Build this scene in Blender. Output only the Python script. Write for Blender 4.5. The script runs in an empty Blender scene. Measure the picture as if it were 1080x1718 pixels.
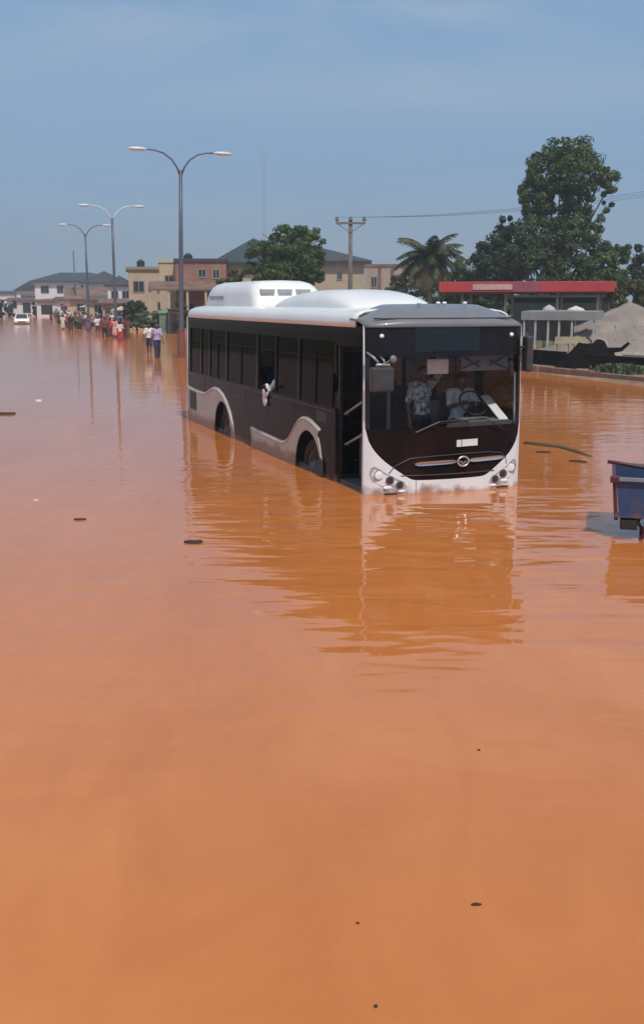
import bpy, bmesh, math, random
import numpy as np
from mathutils import Vector, Matrix, noise
R = math.radians
rnd = random.Random(7)
scene = bpy.context.scene
col = scene.collection

# ------------------------------------------------------------------ camera
F = 1800.0                       # focal length in photo pixels (photo 1080 x 1718)
TH = math.atan(355 / F)          # pitch below the horizon
CH = 2.7                         # eye height over the flood water
cam_d = bpy.data.cameras.new('camera')
cam = bpy.data.objects.new('camera', cam_d)
col.objects.link(cam)
cam.location = (0, 0, CH)
cam.rotation_euler = (R(90) - TH, 0, 0)
cam_d.sensor_fit = 'HORIZONTAL'
cam_d.sensor_width = 36
cam_d.lens = 36 * F / 1080
cam_d.clip_start = 0.1
cam_d.clip_end = 6000
scene.camera = cam

# ------------------------------------------------------------------ sky, sun, exposure
SUN_EL, SUN_AZ = 55, 161         # azimuth clockwise from +Y: behind the camera, a little to its right
world = bpy.data.worlds.new('World')
scene.world = world
world.use_nodes = True
wt = world.node_tree
wt.nodes.clear()
wo = wt.nodes.new('ShaderNodeOutputWorld')
bg = wt.nodes.new('ShaderNodeBackground')
sky = wt.nodes.new('ShaderNodeTexSky')
sky.sky_type = 'NISHITA'
sky.sun_disc = False
sky.sun_elevation = R(SUN_EL)
sky.sun_rotation = R(SUN_AZ)
sky.air_density = 1.0
sky.dust_density = 0.6
sky.ozone_density = 2.0
bg.inputs['Strength'].default_value = 0.09
wc = wt.nodes.new('ShaderNodeTexCoord')
wm = wt.nodes.new('ShaderNodeMapping')
wm.inputs['Scale'].default_value = (1.4, 1.4, 9.0)
wn = wt.nodes.new('ShaderNodeTexNoise')
wn.inputs['Scale'].default_value = 1.6
wn.inputs['Detail'].default_value = 5
wn.inputs['Roughness'].default_value = 0.55
wr = wt.nodes.new('ShaderNodeValToRGB')
wr.color_ramp.elements[0].position = 0.36
wr.color_ramp.elements[0].color = (0.80, 0.80, 0.80, 1)
wr.color_ramp.elements[1].position = 0.72
wr.color_ramp.elements[1].color = (1.0, 1.0, 1.0, 1)
wx = wt.nodes.new('ShaderNodeMix')
wx.data_type = 'RGBA'
wx.inputs[7].default_value = (2.05, 3.70, 5.95, 1)      # thin even haze-blue veil
L = wt.links.new
L(wc.outputs['Generated'], wm.inputs['Vector'])
L(wm.outputs['Vector'], wn.inputs['Vector'])
L(wn.outputs['Fac'], wr.inputs['Fac'])
L(wr.outputs['Color'], wx.inputs[0])
L(sky.outputs['Color'], wx.inputs[6])
wn2 = wt.nodes.new('ShaderNodeTexNoise'); wn2.inputs['Scale'].default_value = 2.3; wn2.inputs['Detail'].default_value = 6; wn2.inputs['Distortion'].default_value = 0.5
wm2 = wt.nodes.new('ShaderNodeMapping'); wm2.inputs['Scale'].default_value = (1.0, 1.0, 5.0); wm2.inputs['Location'].default_value = (0.3, 0.7, 0.2)
L(wc.outputs['Generated'], wm2.inputs['Vector']); L(wm2.outputs['Vector'], wn2.inputs['Vector'])
wsp = wt.nodes.new('ShaderNodeSeparateXYZ'); L(wc.outputs['Generated'], wsp.inputs[0])
wel = wt.nodes.new('ShaderNodeMapRange'); wel.inputs['From Min'].default_value = 0.14; wel.inputs['From Max'].default_value = 0.27
L(wsp.outputs['Z'], wel.inputs['Value'])
wcr = wt.nodes.new('ShaderNodeMapRange'); wcr.inputs['From Min'].default_value = 0.40; wcr.inputs['From Max'].default_value = 0.70
L(wn2.outputs['Fac'], wcr.inputs['Value'])
wmu = wt.nodes.new('ShaderNodeMath'); wmu.operation = 'MULTIPLY'; L(wel.outputs[0], wmu.inputs[0]); L(wcr.outputs[0], wmu.inputs[1])
wx2 = wt.nodes.new('ShaderNodeMix'); wx2.data_type = 'RGBA'; wx2.inputs[7].default_value = (5.6, 6.0, 6.5, 1)   # soft clouds higher up
L(wmu.outputs[0], wx2.inputs[0]); L(wx.outputs[2], wx2.inputs[6])
L(wx2.outputs[2], bg.inputs['Color'])
L(bg.outputs['Background'], wo.inputs['Surface'])

sd = bpy.data.lights.new('sun', 'SUN')
sd.energy = 2.65
sd.angle = R(2.5)
sd.color = (1.0, 0.93, 0.84)
sun = bpy.data.objects.new('sun', sd)
col.objects.link(sun)
to_sun = Vector((math.sin(R(SUN_AZ)) * math.cos(R(SUN_EL)), math.cos(R(SUN_AZ)) * math.cos(R(SUN_EL)), math.sin(R(SUN_EL))))
sun.rotation_euler = to_sun.to_track_quat('Z', 'Y').to_euler()
sun.location = (0, -20, 60)
scene.view_settings.view_transform = 'Standard'
scene.view_settings.look = 'None'
scene.view_settings.exposure = 0.22
scene.view_settings.gamma = 1.0
scene.cycles.volume_step_rate = 4
scene.cycles.max_bounces = 8
scene.cycles.transparent_max_bounces = 16
scene.cycles.use_denoising = True

# ------------------------------------------------------------------ helpers
def at(px, py, Y):
    """world point seen at a photo pixel, Y metres ahead"""
    x = (px - 540) / F; v = (859 - py) / F
    d = Vector((x, math.cos(TH) + v * math.sin(TH), -math.sin(TH) + v * math.cos(TH)))
    return Vector((0, 0, CH)) + d * (Y / d.y)

def onz(px, py, z=0.0):
    x = (px - 540) / F; v = (859 - py) / F
    d = Vector((x, math.cos(TH) + v * math.sin(TH), -math.sin(TH) + v * math.cos(TH)))
    return Vector((0, 0, CH)) + d * ((z - CH) / d.z)

def new_mat(name):
    m = bpy.data.materials.new(name)
    m.use_nodes = True
    return m, m.node_tree, m.node_tree.nodes['Principled BSDF']

def mat(name, c, rough=0.6, var=0.12, scale=3.0, metal=0.0, bump=0.0, bscale=20.0, spec=0.5, dirt=None, coat=0.0, c2=None, tide=None):
    """procedural surface: colour broken up by noise, optional stains and bump"""
    m, nt, p = new_mat(name)
    N, K = nt.nodes.new, nt.links.new
    tc = N('ShaderNodeTexCoord')
    n = N('ShaderNodeTexNoise'); n.inputs['Scale'].default_value = scale; n.inputs['Detail'].default_value = 6
    K(tc.outputs['Object'], n.inputs['Vector'])
    cr = N('ShaderNodeValToRGB')
    a = [max(0, x * (1 - var)) for x in c]; b = [min(1, x * (1 + var)) for x in c]
    if c2: a, b = c, c2
    cr.color_ramp.elements[0].position = 0.32; cr.color_ramp.elements[0].color = (*a, 1)
    cr.color_ramp.elements[1].position = 0.68; cr.color_ramp.elements[1].color = (*b, 1)
    K(n.outputs['Fac'], cr.inputs['Fac'])
    out = cr.outputs['Color']
    if dirt:
        n2 = N('ShaderNodeTexNoise'); n2.inputs['Scale'].default_value = dirt[1]; n2.inputs['Detail'].default_value = 8
        n2.inputs['Roughness'].default_value = 0.7
        K(tc.outputs['Object'], n2.inputs['Vector'])
        r2 = N('ShaderNodeValToRGB')
        r2.color_ramp.elements[0].position = dirt[2]; r2.color_ramp.elements[0].color = (0, 0, 0, 1)
        r2.color_ramp.elements[1].position = min(1, dirt[2] + 0.2); r2.color_ramp.elements[1].color = (1, 1, 1, 1)
        K(n2.outputs['Fac'], r2.inputs['Fac'])
        mx = N('ShaderNodeMix'); mx.data_type = 'RGBA'; mx.inputs[7].default_value = (*dirt[0], 1)
        K(r2.outputs['Color'], mx.inputs[0]); K(out, mx.inputs[6]); out = mx.outputs[2]
    if tide:                                     # dried-mud tide mark above the water line (object z)
        sp = N('ShaderNodeSeparateXYZ'); K(tc.outputs['Object'], sp.inputs[0])
        n3 = N('ShaderNodeTexNoise'); n3.inputs['Scale'].default_value = 5.0; n3.inputs['Detail'].default_value = 7; K(tc.outputs['Object'], n3.inputs['Vector'])
        ma = N('ShaderNodeMath'); ma.operation = 'MULTIPLY_ADD'; ma.inputs[1].default_value = .45; K(n3.outputs['Fac'], ma.inputs[0])
        ng = N('ShaderNodeMath'); ng.operation = 'MULTIPLY'; ng.inputs[1].default_value = -1.0; K(sp.outputs['Z'], ng.inputs[0]); K(ng.outputs[0], ma.inputs[2])
        mr_ = N('ShaderNodeMapRange'); mr_.inputs['From Min'].default_value = .225 - tide - .07; mr_.inputs['From Max'].default_value = .225 - tide + .05
        mr_.inputs['To Max'].default_value = .8
        K(ma.outputs[0], mr_.inputs['Value'])
        mx = N('ShaderNodeMix'); mx.data_type = 'RGBA'; mx.inputs[7].default_value = (.24,.105,.045, 1)
        K(mr_.outputs[0], mx.inputs[0]); K(out, mx.inputs[6]); out = mx.outputs[2]
    K(out, p.inputs['Base Color'])
    p.inputs['Roughness'].default_value = rough
    p.inputs['Metallic'].default_value = metal
    p.inputs['Specular IOR Level'].default_value = spec
    p.inputs['Coat Weight'].default_value = coat
    p.inputs['Coat Roughness'].default_value = 0.05
    if bump:
        nb = N('ShaderNodeTexNoise'); nb.inputs['Scale'].default_value = bscale; nb.inputs['Detail'].default_value = 4
        K(tc.outputs['Object'], nb.inputs['Vector'])
        bp = N('ShaderNodeBump'); bp.inputs['Strength'].default_value = 1; bp.inputs['Distance'].default_value = bump
        K(nb.outputs['Fac'], bp.inputs['Height']); K(bp.outputs['Normal'], p.inputs['Normal'])
    return m

def glass_mat(name, tint, gl=(0.9, 0.92, 0.95), rough=0.02, ior=1.5):
    m, nt, p = new_mat(name)
    nt.nodes.remove(p)
    N, K = nt.nodes.new, nt.links.new
    o = nt.nodes['Material Output']
    t = N('ShaderNodeBsdfTransparent'); t.inputs['Color'].default_value = (*tint, 1)
    g = N('ShaderNodeBsdfGlossy'); g.inputs['Color'].default_value = (*gl, 1); g.inputs['Roughness'].default_value = rough
    gm_ = N('ShaderNodeNewGeometry'); dt = N('ShaderNodeVectorMath'); dt.operation = 'DOT_PRODUCT'
    K(gm_.outputs['Incoming'], dt.inputs[0]); K(gm_.outputs['Normal'], dt.inputs[1])
    def mt(op, a, b=None):
        q = N('ShaderNodeMath'); q.operation = op
        if isinstance(a, float): q.inputs[0].default_value = a
        else: K(a, q.inputs[0])
        if b is not None: q.inputs[1].default_value = b
        return q
    ab = mt('ABSOLUTE', dt.outputs['Value']); su = mt('SUBTRACT', 1.0); K(ab.outputs[0], su.inputs[1])
    pw = mt('POWER', su.outputs[0], 5.0); f0 = ((ior-1)/(ior+1))**2
    f = mt('MULTIPLY', pw.outputs[0], 0.85*(1-f0)); f = mt('ADD', f.outputs[0], f0)
    x = N('ShaderNodeMixShader')
    K(f.outputs[0], x.inputs[0]); K(t.outputs[0], x.inputs[1]); K(g.outputs[0], x.inputs[2]); K(x.outputs[0], o.inputs['Surface'])
    return m

class MB:
    """collects faces; link() makes ONE mesh object"""
    def __init__(s):
        s.v = []; s.f = []
    def add(s, verts, faces):
        k = len(s.v); s.v += [tuple(v) for v in verts]; s.f += [tuple(i + k for i in f) for f in faces]; return s
    def box(s, x0, y0, z0, x1, y1, z1):
        v = [(x0,y0,z0),(x1,y0,z0),(x1,y1,z0),(x0,y1,z0),(x0,y0,z1),(x1,y0,z1),(x1,y1,z1),(x0,y1,z1)]
        return s.add(v, [(0,3,2,1),(4,5,6,7),(0,1,5,4),(1,2,6,5),(2,3,7,6),(3,0,4,7)])
    def beam(s, p, q, w, h=None):
        h = h or w
        p, q = Vector(p), Vector(q); d = (q - p).normalized()
        up = Vector((0,0,1)) if abs(d.z) < .95 else Vector((0,1,0))
        a = d.cross(up).normalized() * w / 2; b = a.cross(d).normalized() * h / 2
        v = [p-a-b, p+a-b, p+a+b, p-a+b, q-a-b, q+a-b, q+a+b, q-a+b]
        return s.add(v, [(0,1,2,3),(7,6,5,4),(0,4,5,1),(1,5,6,2),(2,6,7,3),(3,7,4,0)])
    def tube(s, pts, rad, n=10, cap=True):
        pts = [Vector(p) for p in pts]; m = len(pts)
        if not hasattr(rad, '__len__'): rad = [rad] * m
        k = len(s.v); ref = None
        for i, p in enumerate(pts):
            d = (pts[min(i+1, m-1)] - pts[max(i-1, 0)]).normalized()
            if ref is None: ref = Vector((0,0,1)) if abs(d.z) < .9 else Vector((1,0,0))
            a = d.cross(ref).normalized(); b = a.cross(d).normalized(); ref = b
            for j in range(n):
                t = 2 * math.pi * j / n
                s.v.append(tuple(p + (a * math.cos(t) + b * math.sin(t)) * rad[i]))
        for i in range(m - 1):
            for j in range(n):
                s.f.append((k+i*n+j, k+i*n+(j+1)%n, k+(i+1)*n+(j+1)%n, k+(i+1)*n+j))
        if cap:
            s.f.append(tuple(k+j for j in range(n))[::-1]); s.f.append(tuple(k+(m-1)*n+j for j in range(n)))
        return s
    def capsule(s, p, q, r0, r1, n=10):
        p, q = Vector(p), Vector(q); d = (q - p).normalized()
        P = []; Q = []
        for a in (90, 60, 30): P.append((p - d * r0 * math.sin(R(a)), max(r0 * math.cos(R(a)), r0*.05)))
        P.append((p, r0)); P.append((q, r1))
        for a in (30, 60, 90): P.append((q + d * r1 * math.sin(R(a)), max(r1 * math.cos(R(a)), r1*.05)))
        return s.tube([x[0] for x in P], [x[1] for x in P], n)
    def ell(s, c, r, n=14, m=9, rot=None):
        k = len(s.v); c = Vector(c)
        for i in range(1, m):
            ph = math.pi * i / m
            for j in range(n):
                t = 2 * math.pi * j / n
                w = Vector((r[0]*math.sin(ph)*math.cos(t), r[1]*math.sin(ph)*math.sin(t), r[2]*math.cos(ph)))
                if rot: w = rot @ w
                s.v.append(tuple(c + w))
        top = Vector((0,0,r[2])); top = rot @ top if rot else top
        s.v.append(tuple(c + top)); s.v.append(tuple(c - top)); T = len(s.v) - 2
        for i in range(m-2):
            for j in range(n):
                s.f.append((k+i*n+j, k+(i+1)*n+j, k+(i+1)*n+(j+1)%n, k+i*n+(j+1)%n))
        for j in range(n):
            s.f.append((T, k+j, k+(j+1)%n)); s.f.append((T+1, k+(m-2)*n+(j+1)%n, k+(m-2)*n+j))
        return s
    def prism(s, outline, f0, f1):
        """outline = list of 2D points (ccw or cw, may be concave); f0 / f1 map (u, v) to the two faces"""
        from mathutils.geometry import tessellate_polygon
        tri = tessellate_polygon([[Vector((u, v, 0)) for u, v in outline]])
        n = len(outline)
        vs = [f0(u, v) for u, v in outline] + [f1(u, v) for u, v in outline]
        fs = [tuple(t) for t in tri] + [tuple(i + n for i in reversed(t)) for t in tri]
        fs += [(i, (i+1) % n, (i+1) % n + n, i + n) for i in range(n)]
        return s.add(vs, fs)
    def link(s, name, m=None, parent=None, smooth=False, fix=True):
        me = bpy.data.meshes.new(name)
        me.from_pydata(s.v, [], s.f)
        if fix:
            bm = bmesh.new(); bm.from_mesh(me); bmesh.ops.recalc_face_normals(bm, faces=bm.faces); bm.to_mesh(me); bm.free()
        if smooth:
            me.polygons.foreach_set('use_smooth', [True] * len(me.polygons))
        me.update()
        o = bpy.data.objects.new(name, me); col.objects.link(o)
        if m: me.materials.append(m)
        if parent: o.parent = parent
        return o

def bevel(o, w=0.02, seg=2, ang=35):
    b = o.modifiers.new('bevel', 'BEVEL'); b.width = w; b.segments = seg; b.limit_method = 'ANGLE'; b.angle_limit = R(ang)
    return o

def tag(o, label, cat, group=None, kind=None):
    if label: o['label'] = label
    if cat: o['category'] = cat
    if group: o['group'] = group
    if kind: o['kind'] = kind
    return o

def empty(name, loc, rz, label, cat, group=None):
    o = bpy.data.objects.new(name, None); o.empty_display_size = 0.3
    col.objects.link(o); o.location = loc; o.rotation_euler = (0, 0, rz)
    return tag(o, label, cat, group)

def copy_tree(o, parent=None):
    c = o.copy(); col.objects.link(c)
    c.parent = parent
    for ch in o.children: copy_tree(ch, c)
    return c

def struct(o): o['kind'] = 'structure'; return o

def path_noise(x, y, z, s): return noise.noise(Vector((x*s, y*s, z*s)))

# ------------------------------------------------------------------ shared materials
M = {}
M['white_paint'] = mat('white_paint', (0.84, 0.82, 0.78), 0.32, 0.05, 1.5, coat=0.4, dirt=((0.50,0.45,0.38), 2.5, 0.62))
M['bumper_paint'] = mat('bumper_paint', (0.78, 0.80, 0.83), 0.3, 0.05, 2.0, coat=0.4, tide=.49, dirt=((0.55,0.42,0.32), 4.0, 0.62))
M['silver_paint'] = mat('silver_paint', (0.56, 0.51, 0.45), 0.42, 0.08, 2.0, metal=0.0, tide=.64, dirt=((0.36,0.22,0.13), 3.0, 0.55))
M['grey_paint'] = mat('grey_paint', (0.17, 0.17, 0.185), 0.35, 0.08, 2.0, coat=0.2, dirt=((0.22,0.21,0.20), 5.0, 0.55))
M['black_gloss'] = mat('black_gloss', (0.012, 0.007, 0.007), 0.10, 0.25, 3.0, spec=0.06, tide=.50, dirt=((0.030,0.013,0.010), 1.6, 0.46), bump=0.0006, bscale=3.0)
M['black_trim'] = mat('black_trim', (0.018, 0.018, 0.020), 0.45, 0.2, 8.0)
M['mirror_shell'] = mat('mirror_shell', (0.05, 0.05, 0.053), 0.4, 0.2, 8.0)
M['rubber'] = mat('rubber', (0.022, 0.019, 0.018), 0.8, 0.3, 12.0, dirt=((0.14,0.06,0.03), 7.0, 0.55))
M['rim_metal'] = mat('rim_metal', (0.13, 0.11, 0.10), 0.6, 0.15, 8.0, metal=0.2, dirt=((0.20,0.10,0.05), 9.0, 0.45))
M['chrome'] = mat('chrome', (0.70, 0.70, 0.72), 0.22, 0.05, 5.0, metal=0.9)
M['steel'] = mat('steel', (0.36, 0.36, 0.36), 0.4, 0.1, 6.0, metal=0.6)
M['lens'] = mat('lens', (0.85, 0.86, 0.88), 0.12, 0.05, 20.0, coat=0.8)
M['lens_dark'] = mat('lens_dark', (0.03, 0.028, 0.03), 0.12, 0.2, 20.0, coat=0.8)
M['seam'] = mat('seam', (.06,.045,.04), .5, .1, 6)
M['housing'] = mat('housing', (.46,.46,.48), .3, .1, 6, metal=.3, coat=.5, tide=.47)
M['plate'] = mat('plate', (0.72, 0.72, 0.73), 0.5, 0.04, 6.0)
M['paper'] = mat('paper', (0.75, 0.74, 0.70), 0.8, 0.06, 8.0)
M['dash'] = mat('dash', (0.065, 0.062, 0.06), 0.7, 0.2, 5.0)
M['dash_cloth'] = mat('dash_cloth', (0.17, 0.17, 0.15), 0.9, 0.2, 9.0)
M['seat_fabric'] = mat('seat_fabric', (0.05, 0.055, 0.075), 0.9, 0.3, 12.0)
M['interior'] = mat('interior', (0.45, 0.45, 0.44), 0.8, 0.15, 3.0)
M['bus_floor'] = mat('bus_floor', (0.10, 0.10, 0.10), 0.7, 0.2, 6.0)
M['glass'] = glass_mat('glass', (0.95, 0.96, 0.96), rough=0.01, ior=1.33)
M['glass_tint'] = glass_mat('glass_tint', (0.24, 0.20, 0.19), gl=(.42,.36,.35), rough=0.03, ior=1.28)
M['glass_far'] = glass_mat('glass_far', (0.30, 0.28, 0.25), rough=0.02)
M['screen_black'] = mat('screen_black', (0.014, 0.014, 0.018), 0.15, 0.2, 4.0, spec=.12)
M['visor'] = mat('visor', (0.19, 0.19, 0.20), 0.6, 0.2, 5.0)

# ------------------------------------------------------------------ ground, flood water, banks
g = MB(); g.add([(-3000,-200,-0.45),(3000,-200,-0.45),(3000,4500,-0.45),(-3000,4500,-0.45)], [(0,1,2,3)])
M['road'] = mat('road', (0.16, 0.10, 0.07), 0.8, 0.3, 0.6, bump=0.01)
struct(g.link('road', M['road'], fix=False))

def water_mat():
    m, nt, p = new_mat('muddy_water')
    N, K = nt.nodes.new, nt.links.new
    tc = N('ShaderNodeTexCoord')
    sep = N('ShaderNodeSeparateXYZ'); K(tc.outputs['Object'], sep.inputs[0])
    # silt: broad plumes drawn out along the flow
    mp = N('ShaderNodeMapping'); mp.inputs['Scale'].default_value = (0.35, 0.10, 1); mp.inputs['Rotation'].default_value = (0, 0, 0.27)
    K(tc.outputs['Object'], mp.inputs['Vector'])
    n1 = N('ShaderNodeTexNoise'); n1.inputs['Scale'].default_value = 1.0; n1.inputs['Detail'].default_value = 5; n1.inputs['Distortion'].default_value = 0.6
    K(mp.outputs['Vector'], n1.inputs['Vector'])
    cr = N('ShaderNodeValToRGB')
    cr.color_ramp.elements[0].position = 0.36; cr.color_ramp.elements[0].color = (0.51, 0.155, 0.033, 1)
    cr.color_ramp.elements[1].position = 0.64; cr.color_ramp.elements[1].color = (0.61, 0.203, 0.054, 1)
    mp2 = N('ShaderNodeMapping'); mp2.inputs['Scale'].default_value = (1.6, .55, 1); mp2.inputs['Rotation'].default_value = (0, 0, -.35)
    K(tc.outputs['Object'], mp2.inputs['Vector'])
    n2 = N('ShaderNodeTexNoise'); n2.inputs['Scale'].default_value = 1.0; n2.inputs['Detail'].default_value = 9; n2.inputs['Roughness'].default_value = .68; n2.inputs['Distortion'].default_value = 1.2
    K(mp2.outputs['Vector'], n2.inputs['Vector'])
    sm_ = N('ShaderNodeMix'); sm_.data_type = 'FLOAT'; sm_.inputs[0].default_value = .45
    K(n1.outputs['Fac'], sm_.inputs[2]); K(n2.outputs['Fac'], sm_.inputs[3])
    K(sm_.outputs[0], cr.inputs['Fac']); K(cr.outputs['Color'], p.inputs['Base Color'])
    p.inputs['IOR'].default_value = 1.41
    # ripples: short crested wavelets, stronger round the bus and the cart
    def wave(scale, sx, sy, rot, det=2, dist=0.3):
        q = N('ShaderNodeMapping'); q.inputs['Scale'].default_value = (sx, sy, 1); q.inputs['Rotation'].default_value = (0, 0, rot)
        K(tc.outputs['Object'], q.inputs['Vector'])
        w = N('ShaderNodeTexNoise'); w.inputs['Scale'].default_value = scale; w.inputs['Detail'].default_value = det
        w.inputs['Distortion'].default_value = dist
        K(q.outputs['Vector'], w.inputs['Vector']); return w.outputs['Fac']
    def math_(op, a, b=None):
        q = N('ShaderNodeMath'); q.operation = op
        for i, x in enumerate((a, b)):
            if x is None: continue
            if isinstance(x, (int, float)): q.inputs[i].default_value = x
            else: K(x, q.inputs[i])
        return q.outputs[0]
    def near(cx, cy, r0, r1):
        v = N('ShaderNodeVectorMath'); v.operation = 'DISTANCE'; v.inputs[1].default_value = (cx, cy, 0)
        K(tc.outputs['Object'], v.inputs[0])
        r = N('ShaderNodeMapRange'); r.inputs['From Min'].default_value = r0; r.inputs['From Max'].default_value = r1
        r.inputs['To Min'].default_value = 1; r.inputs['To Max'].default_value = 0
        r.interpolation_type = 'SMOOTHSTEP'
        K(v.outputs['Value'], r.inputs['Value']); return r.outputs[0]
    a = wave(1.0, 0.85, 2.3, 0.15, 2)
    b = wave(1.0, 0.55, 1.0, -0.2, 2)
    c = wave(1.0, 4.5, 9.0, 0.1, 2)
    msk = math_('MAXIMUM', near(1.2, 11.5, 1.5, 7.5), near(4.6, 13.5, 0.5, 5.5))
    msk = math_('MAXIMUM', msk, math_('MULTIPLY', near(8.0, 26, 3, 14), 0.35))
    msk = math_('MAXIMUM', msk, near(-1.8, 15.5, 0.5, 4.0))
    calm = math_('ADD', math_('MULTIPLY', b, 0.008), math_('MULTIPLY', a, 0.0040))
    rough = math_('MULTIPLY', math_('ADD', math_('MULTIPLY', a, 0.0200), math_('MULTIPLY', c, 0.0007)), msk)
    h = math_('ADD', calm, rough)
    rg = N('ShaderNodeMapRange'); rg.inputs['From Min'].default_value = 1.0; rg.inputs['From Max'].default_value = 0.0
    rg.inputs['To Min'].default_value = 0.045; rg.inputs['To Max'].default_value = 0.12
    K(near(0, 0, 16, 75), rg.inputs['Value']); K(rg.outputs[0], p.inputs['Roughness'])
    bp = N('ShaderNodeBump'); bp.inputs['Strength'].default_value = 1.0; bp.inputs['Distance'].default_value = 1.0
    K(h, bp.inputs['Height']); K(bp.outputs['Normal'], p.inputs['Normal'])
    return m
M['water'] = water_mat()
w = MB(); w.add([(-900,-60,0),(900,-60,0),(900,1500,0),(-900,1500,0)], [(0,1,2,3)])
struct(w.link('flood_water', M['water'], fix=False))

M['soil'] = mat('soil', (0.28, 0.17, 0.10), 0.95, 0.3, 0.8, bump=0.03, bscale=4, dirt=((0.12,0.12,0.05), 0.5, 0.5))
M['grass_ground'] = mat('grass_ground', (0.07, 0.09, 0.03), 0.95, 0.35, 0.5, bump=0.05, bscale=5, dirt=((0.22,0.15,0.09), 0.3, 0.5))

def bank(name, edge, far, ztop, m, lip=1.0):
    """raised land: a water edge polyline with a sloping lip, then level ground out to the far points"""
    b = MB(); n = len(edge)
    inner = []
    for i, (x, y) in enumerate(edge):
        fx, fy = far[i]
        d = Vector((fx - x, fy - y)).normalized()
        inner.append((x + d.x * lip, y + d.y * lip))
    rows = [[(x, y, -0.45) for x, y in edge], [(x, y, -0.05) for x, y in edge], [(x, y, ztop) for x, y in inner], [(x, y, ztop) for x, y in far]]
    vs = [v for r in rows for v in r]
    fs = [(r*n+i, r*n+i+1, (r+1)*n+i+1, (r+1)*n+i) for r in range(3) for i in range(n-1)]
    b.add(vs, fs)
    return struct(b.link(name, m))
RB = [(22,-5),(15.5,18),(11.2,32),(10.2,34.5),(8.0,41.2),(4.5,50),(0,64),(-8,85),(-17,106),(-30,145),(-50,205),(-78,290),(-130,440),(-200,640)]
RF = [(900,-5),(900,18),(900,32),(900,34.5),(900,60),(900,120),(900,200),(900,300),(900,420),(900,600),(900,800),(900,1100),(600,2000),(0,4000)]
bank('right_bank', RB, RF, 0.22, M['soil'], 1.2)
LB = [(-30,-5),(-34,60),(-38,100),(-43,139),(-62,205),(-96,320),(-150,470),(-230,700)]
LF = [(-1200,-5),(-1200,60),(-1200,100),(-1200,139),(-1200,205),(-1200,500),(-1200,1400),(-1200,4000)]
bank('left_bank', LB, LF, 0.35, M['grass_ground'], 3.0)
f_ = MB(); f_.add([(-1500,640,0.25),(600,640,0.25),(3000,4400,0.25),(-3000,4400,0.25)], [(0,1,2,3)])
struct(f_.link('far_ground', M['soil'], fix=False))

# ================================================================== THE BUS
BP = Vector((0.60, 14.93, 0)); YAW = 0.357
AX = Vector((math.cos(YAW), math.sin(YAW), 0)); BX = Vector((-math.sin(YAW), math.cos(YAW), 0))
WL = 0.45                                        # water depth: local z = height over water + WL
bus = empty('city_bus', BP + AX * 1.25 + Vector((0, 0, -WL)), YAW,
            'white and black city bus stranded in the brown flood water', 'bus')
BL = 10.6
def V(x, t, z): return (x, t, z + WL)
def hw(z):                                       # half width: the flanks lean in slightly at the top
    return 1.25 - max(0, z - 1.0) * 0.03

def spl(pts, x):
    """smooth interpolation through (x, y) points"""
    if x <= pts[0][0]: return pts[0][1]
    for i in range(len(pts) - 1):
        if x <= pts[i+1][0]:
            p0 = pts[max(i-1, 0)]; p1 = pts[i]; p2 = pts[i+1]; p3 = pts[min(i+2, len(pts)-1)]
            h = p2[0] - p1[0]; t = (x - p1[0]) / h
            m1 = (p2[1]-p0[1]) / (p2[0]-p0[0]) * h; m2 = (p3[1]-p1[1]) / (p3[0]-p1[0]) * h
            return (2*t**3-3*t**2+1)*p1[1] + (t**3-2*t**2+t)*m1 + (-2*t**3+3*t**2)*p2[1] + (t**3-t**2)*m2
    return pts[-1][1]

# ---- side bodywork: lower band with the two wheel openings, header and pillars
def arch(c, r, a0, a1, n=14, zc=0.05):
    return [(c + r * math.cos(R(a0 + (a1-a0)*i/n)), zc + r * math.sin(R(a0 + (a1-a0)*i/n))) for i in range(n+1)]
FW, RW = 2.35, 7.55
def flank(sx, name, door):
    mb = MB()
    t0 = 1.24 if door else 0.08
    top = 1.12
    out = [(t0, -0.28)] + [(FW-0.60, -0.28)] + arch(FW, 0.60, 180, 0) + [(FW+0.60, -0.28), (RW-0.62, -0.28)] + arch(RW, 0.62, 180, 0) + [(RW+0.62, -0.28), (BL-0.02, -0.28), (BL-0.02, top), (t0, top)]
    f0 = lambda u, v: V(sx * (hw(v)), u, v)
    f1 = lambda u, v: V(sx * (hw(v) - 0.05), u, v)
    mb.prism(out, f0, f1)
    def panel(a, b, z0, z1):
        mb.prism([(a, z0), (b, z0), (b, z1), (a, z1)], f0, f1)
    panel(0.08, BL-0.02, 2.10, 2.35)                       # header above the glass
    for a, b in PIL:
        if a >= t0 - 0.02: panel(a, b, 1.12, 2.10)
    if door: panel(0.08, 0.16, -0.28, 2.10); panel(1.16, 1.24, -0.28, 1.12); mb.prism([(.16,2.06),(1.16,2.06),(1.16,2.10),(.16,2.10)], lambda u, v: V(sx*(hw(v)+.006), u, v), lambda u, v: V(sx*(hw(v)-.05), u, v))
    return mb.link(name, M['black_gloss'], bus)
PIL = [(0.08,0.16),(1.16,1.34),(2.80,2.94),(4.04,4.10),(5.10,5.24),(7.20,7.34),(8.56,8.66),(9.28,9.36),(10.30,10.58)]
flank(-1, 'side_panel', True)
flank(1, 'side_panel', False)
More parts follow.
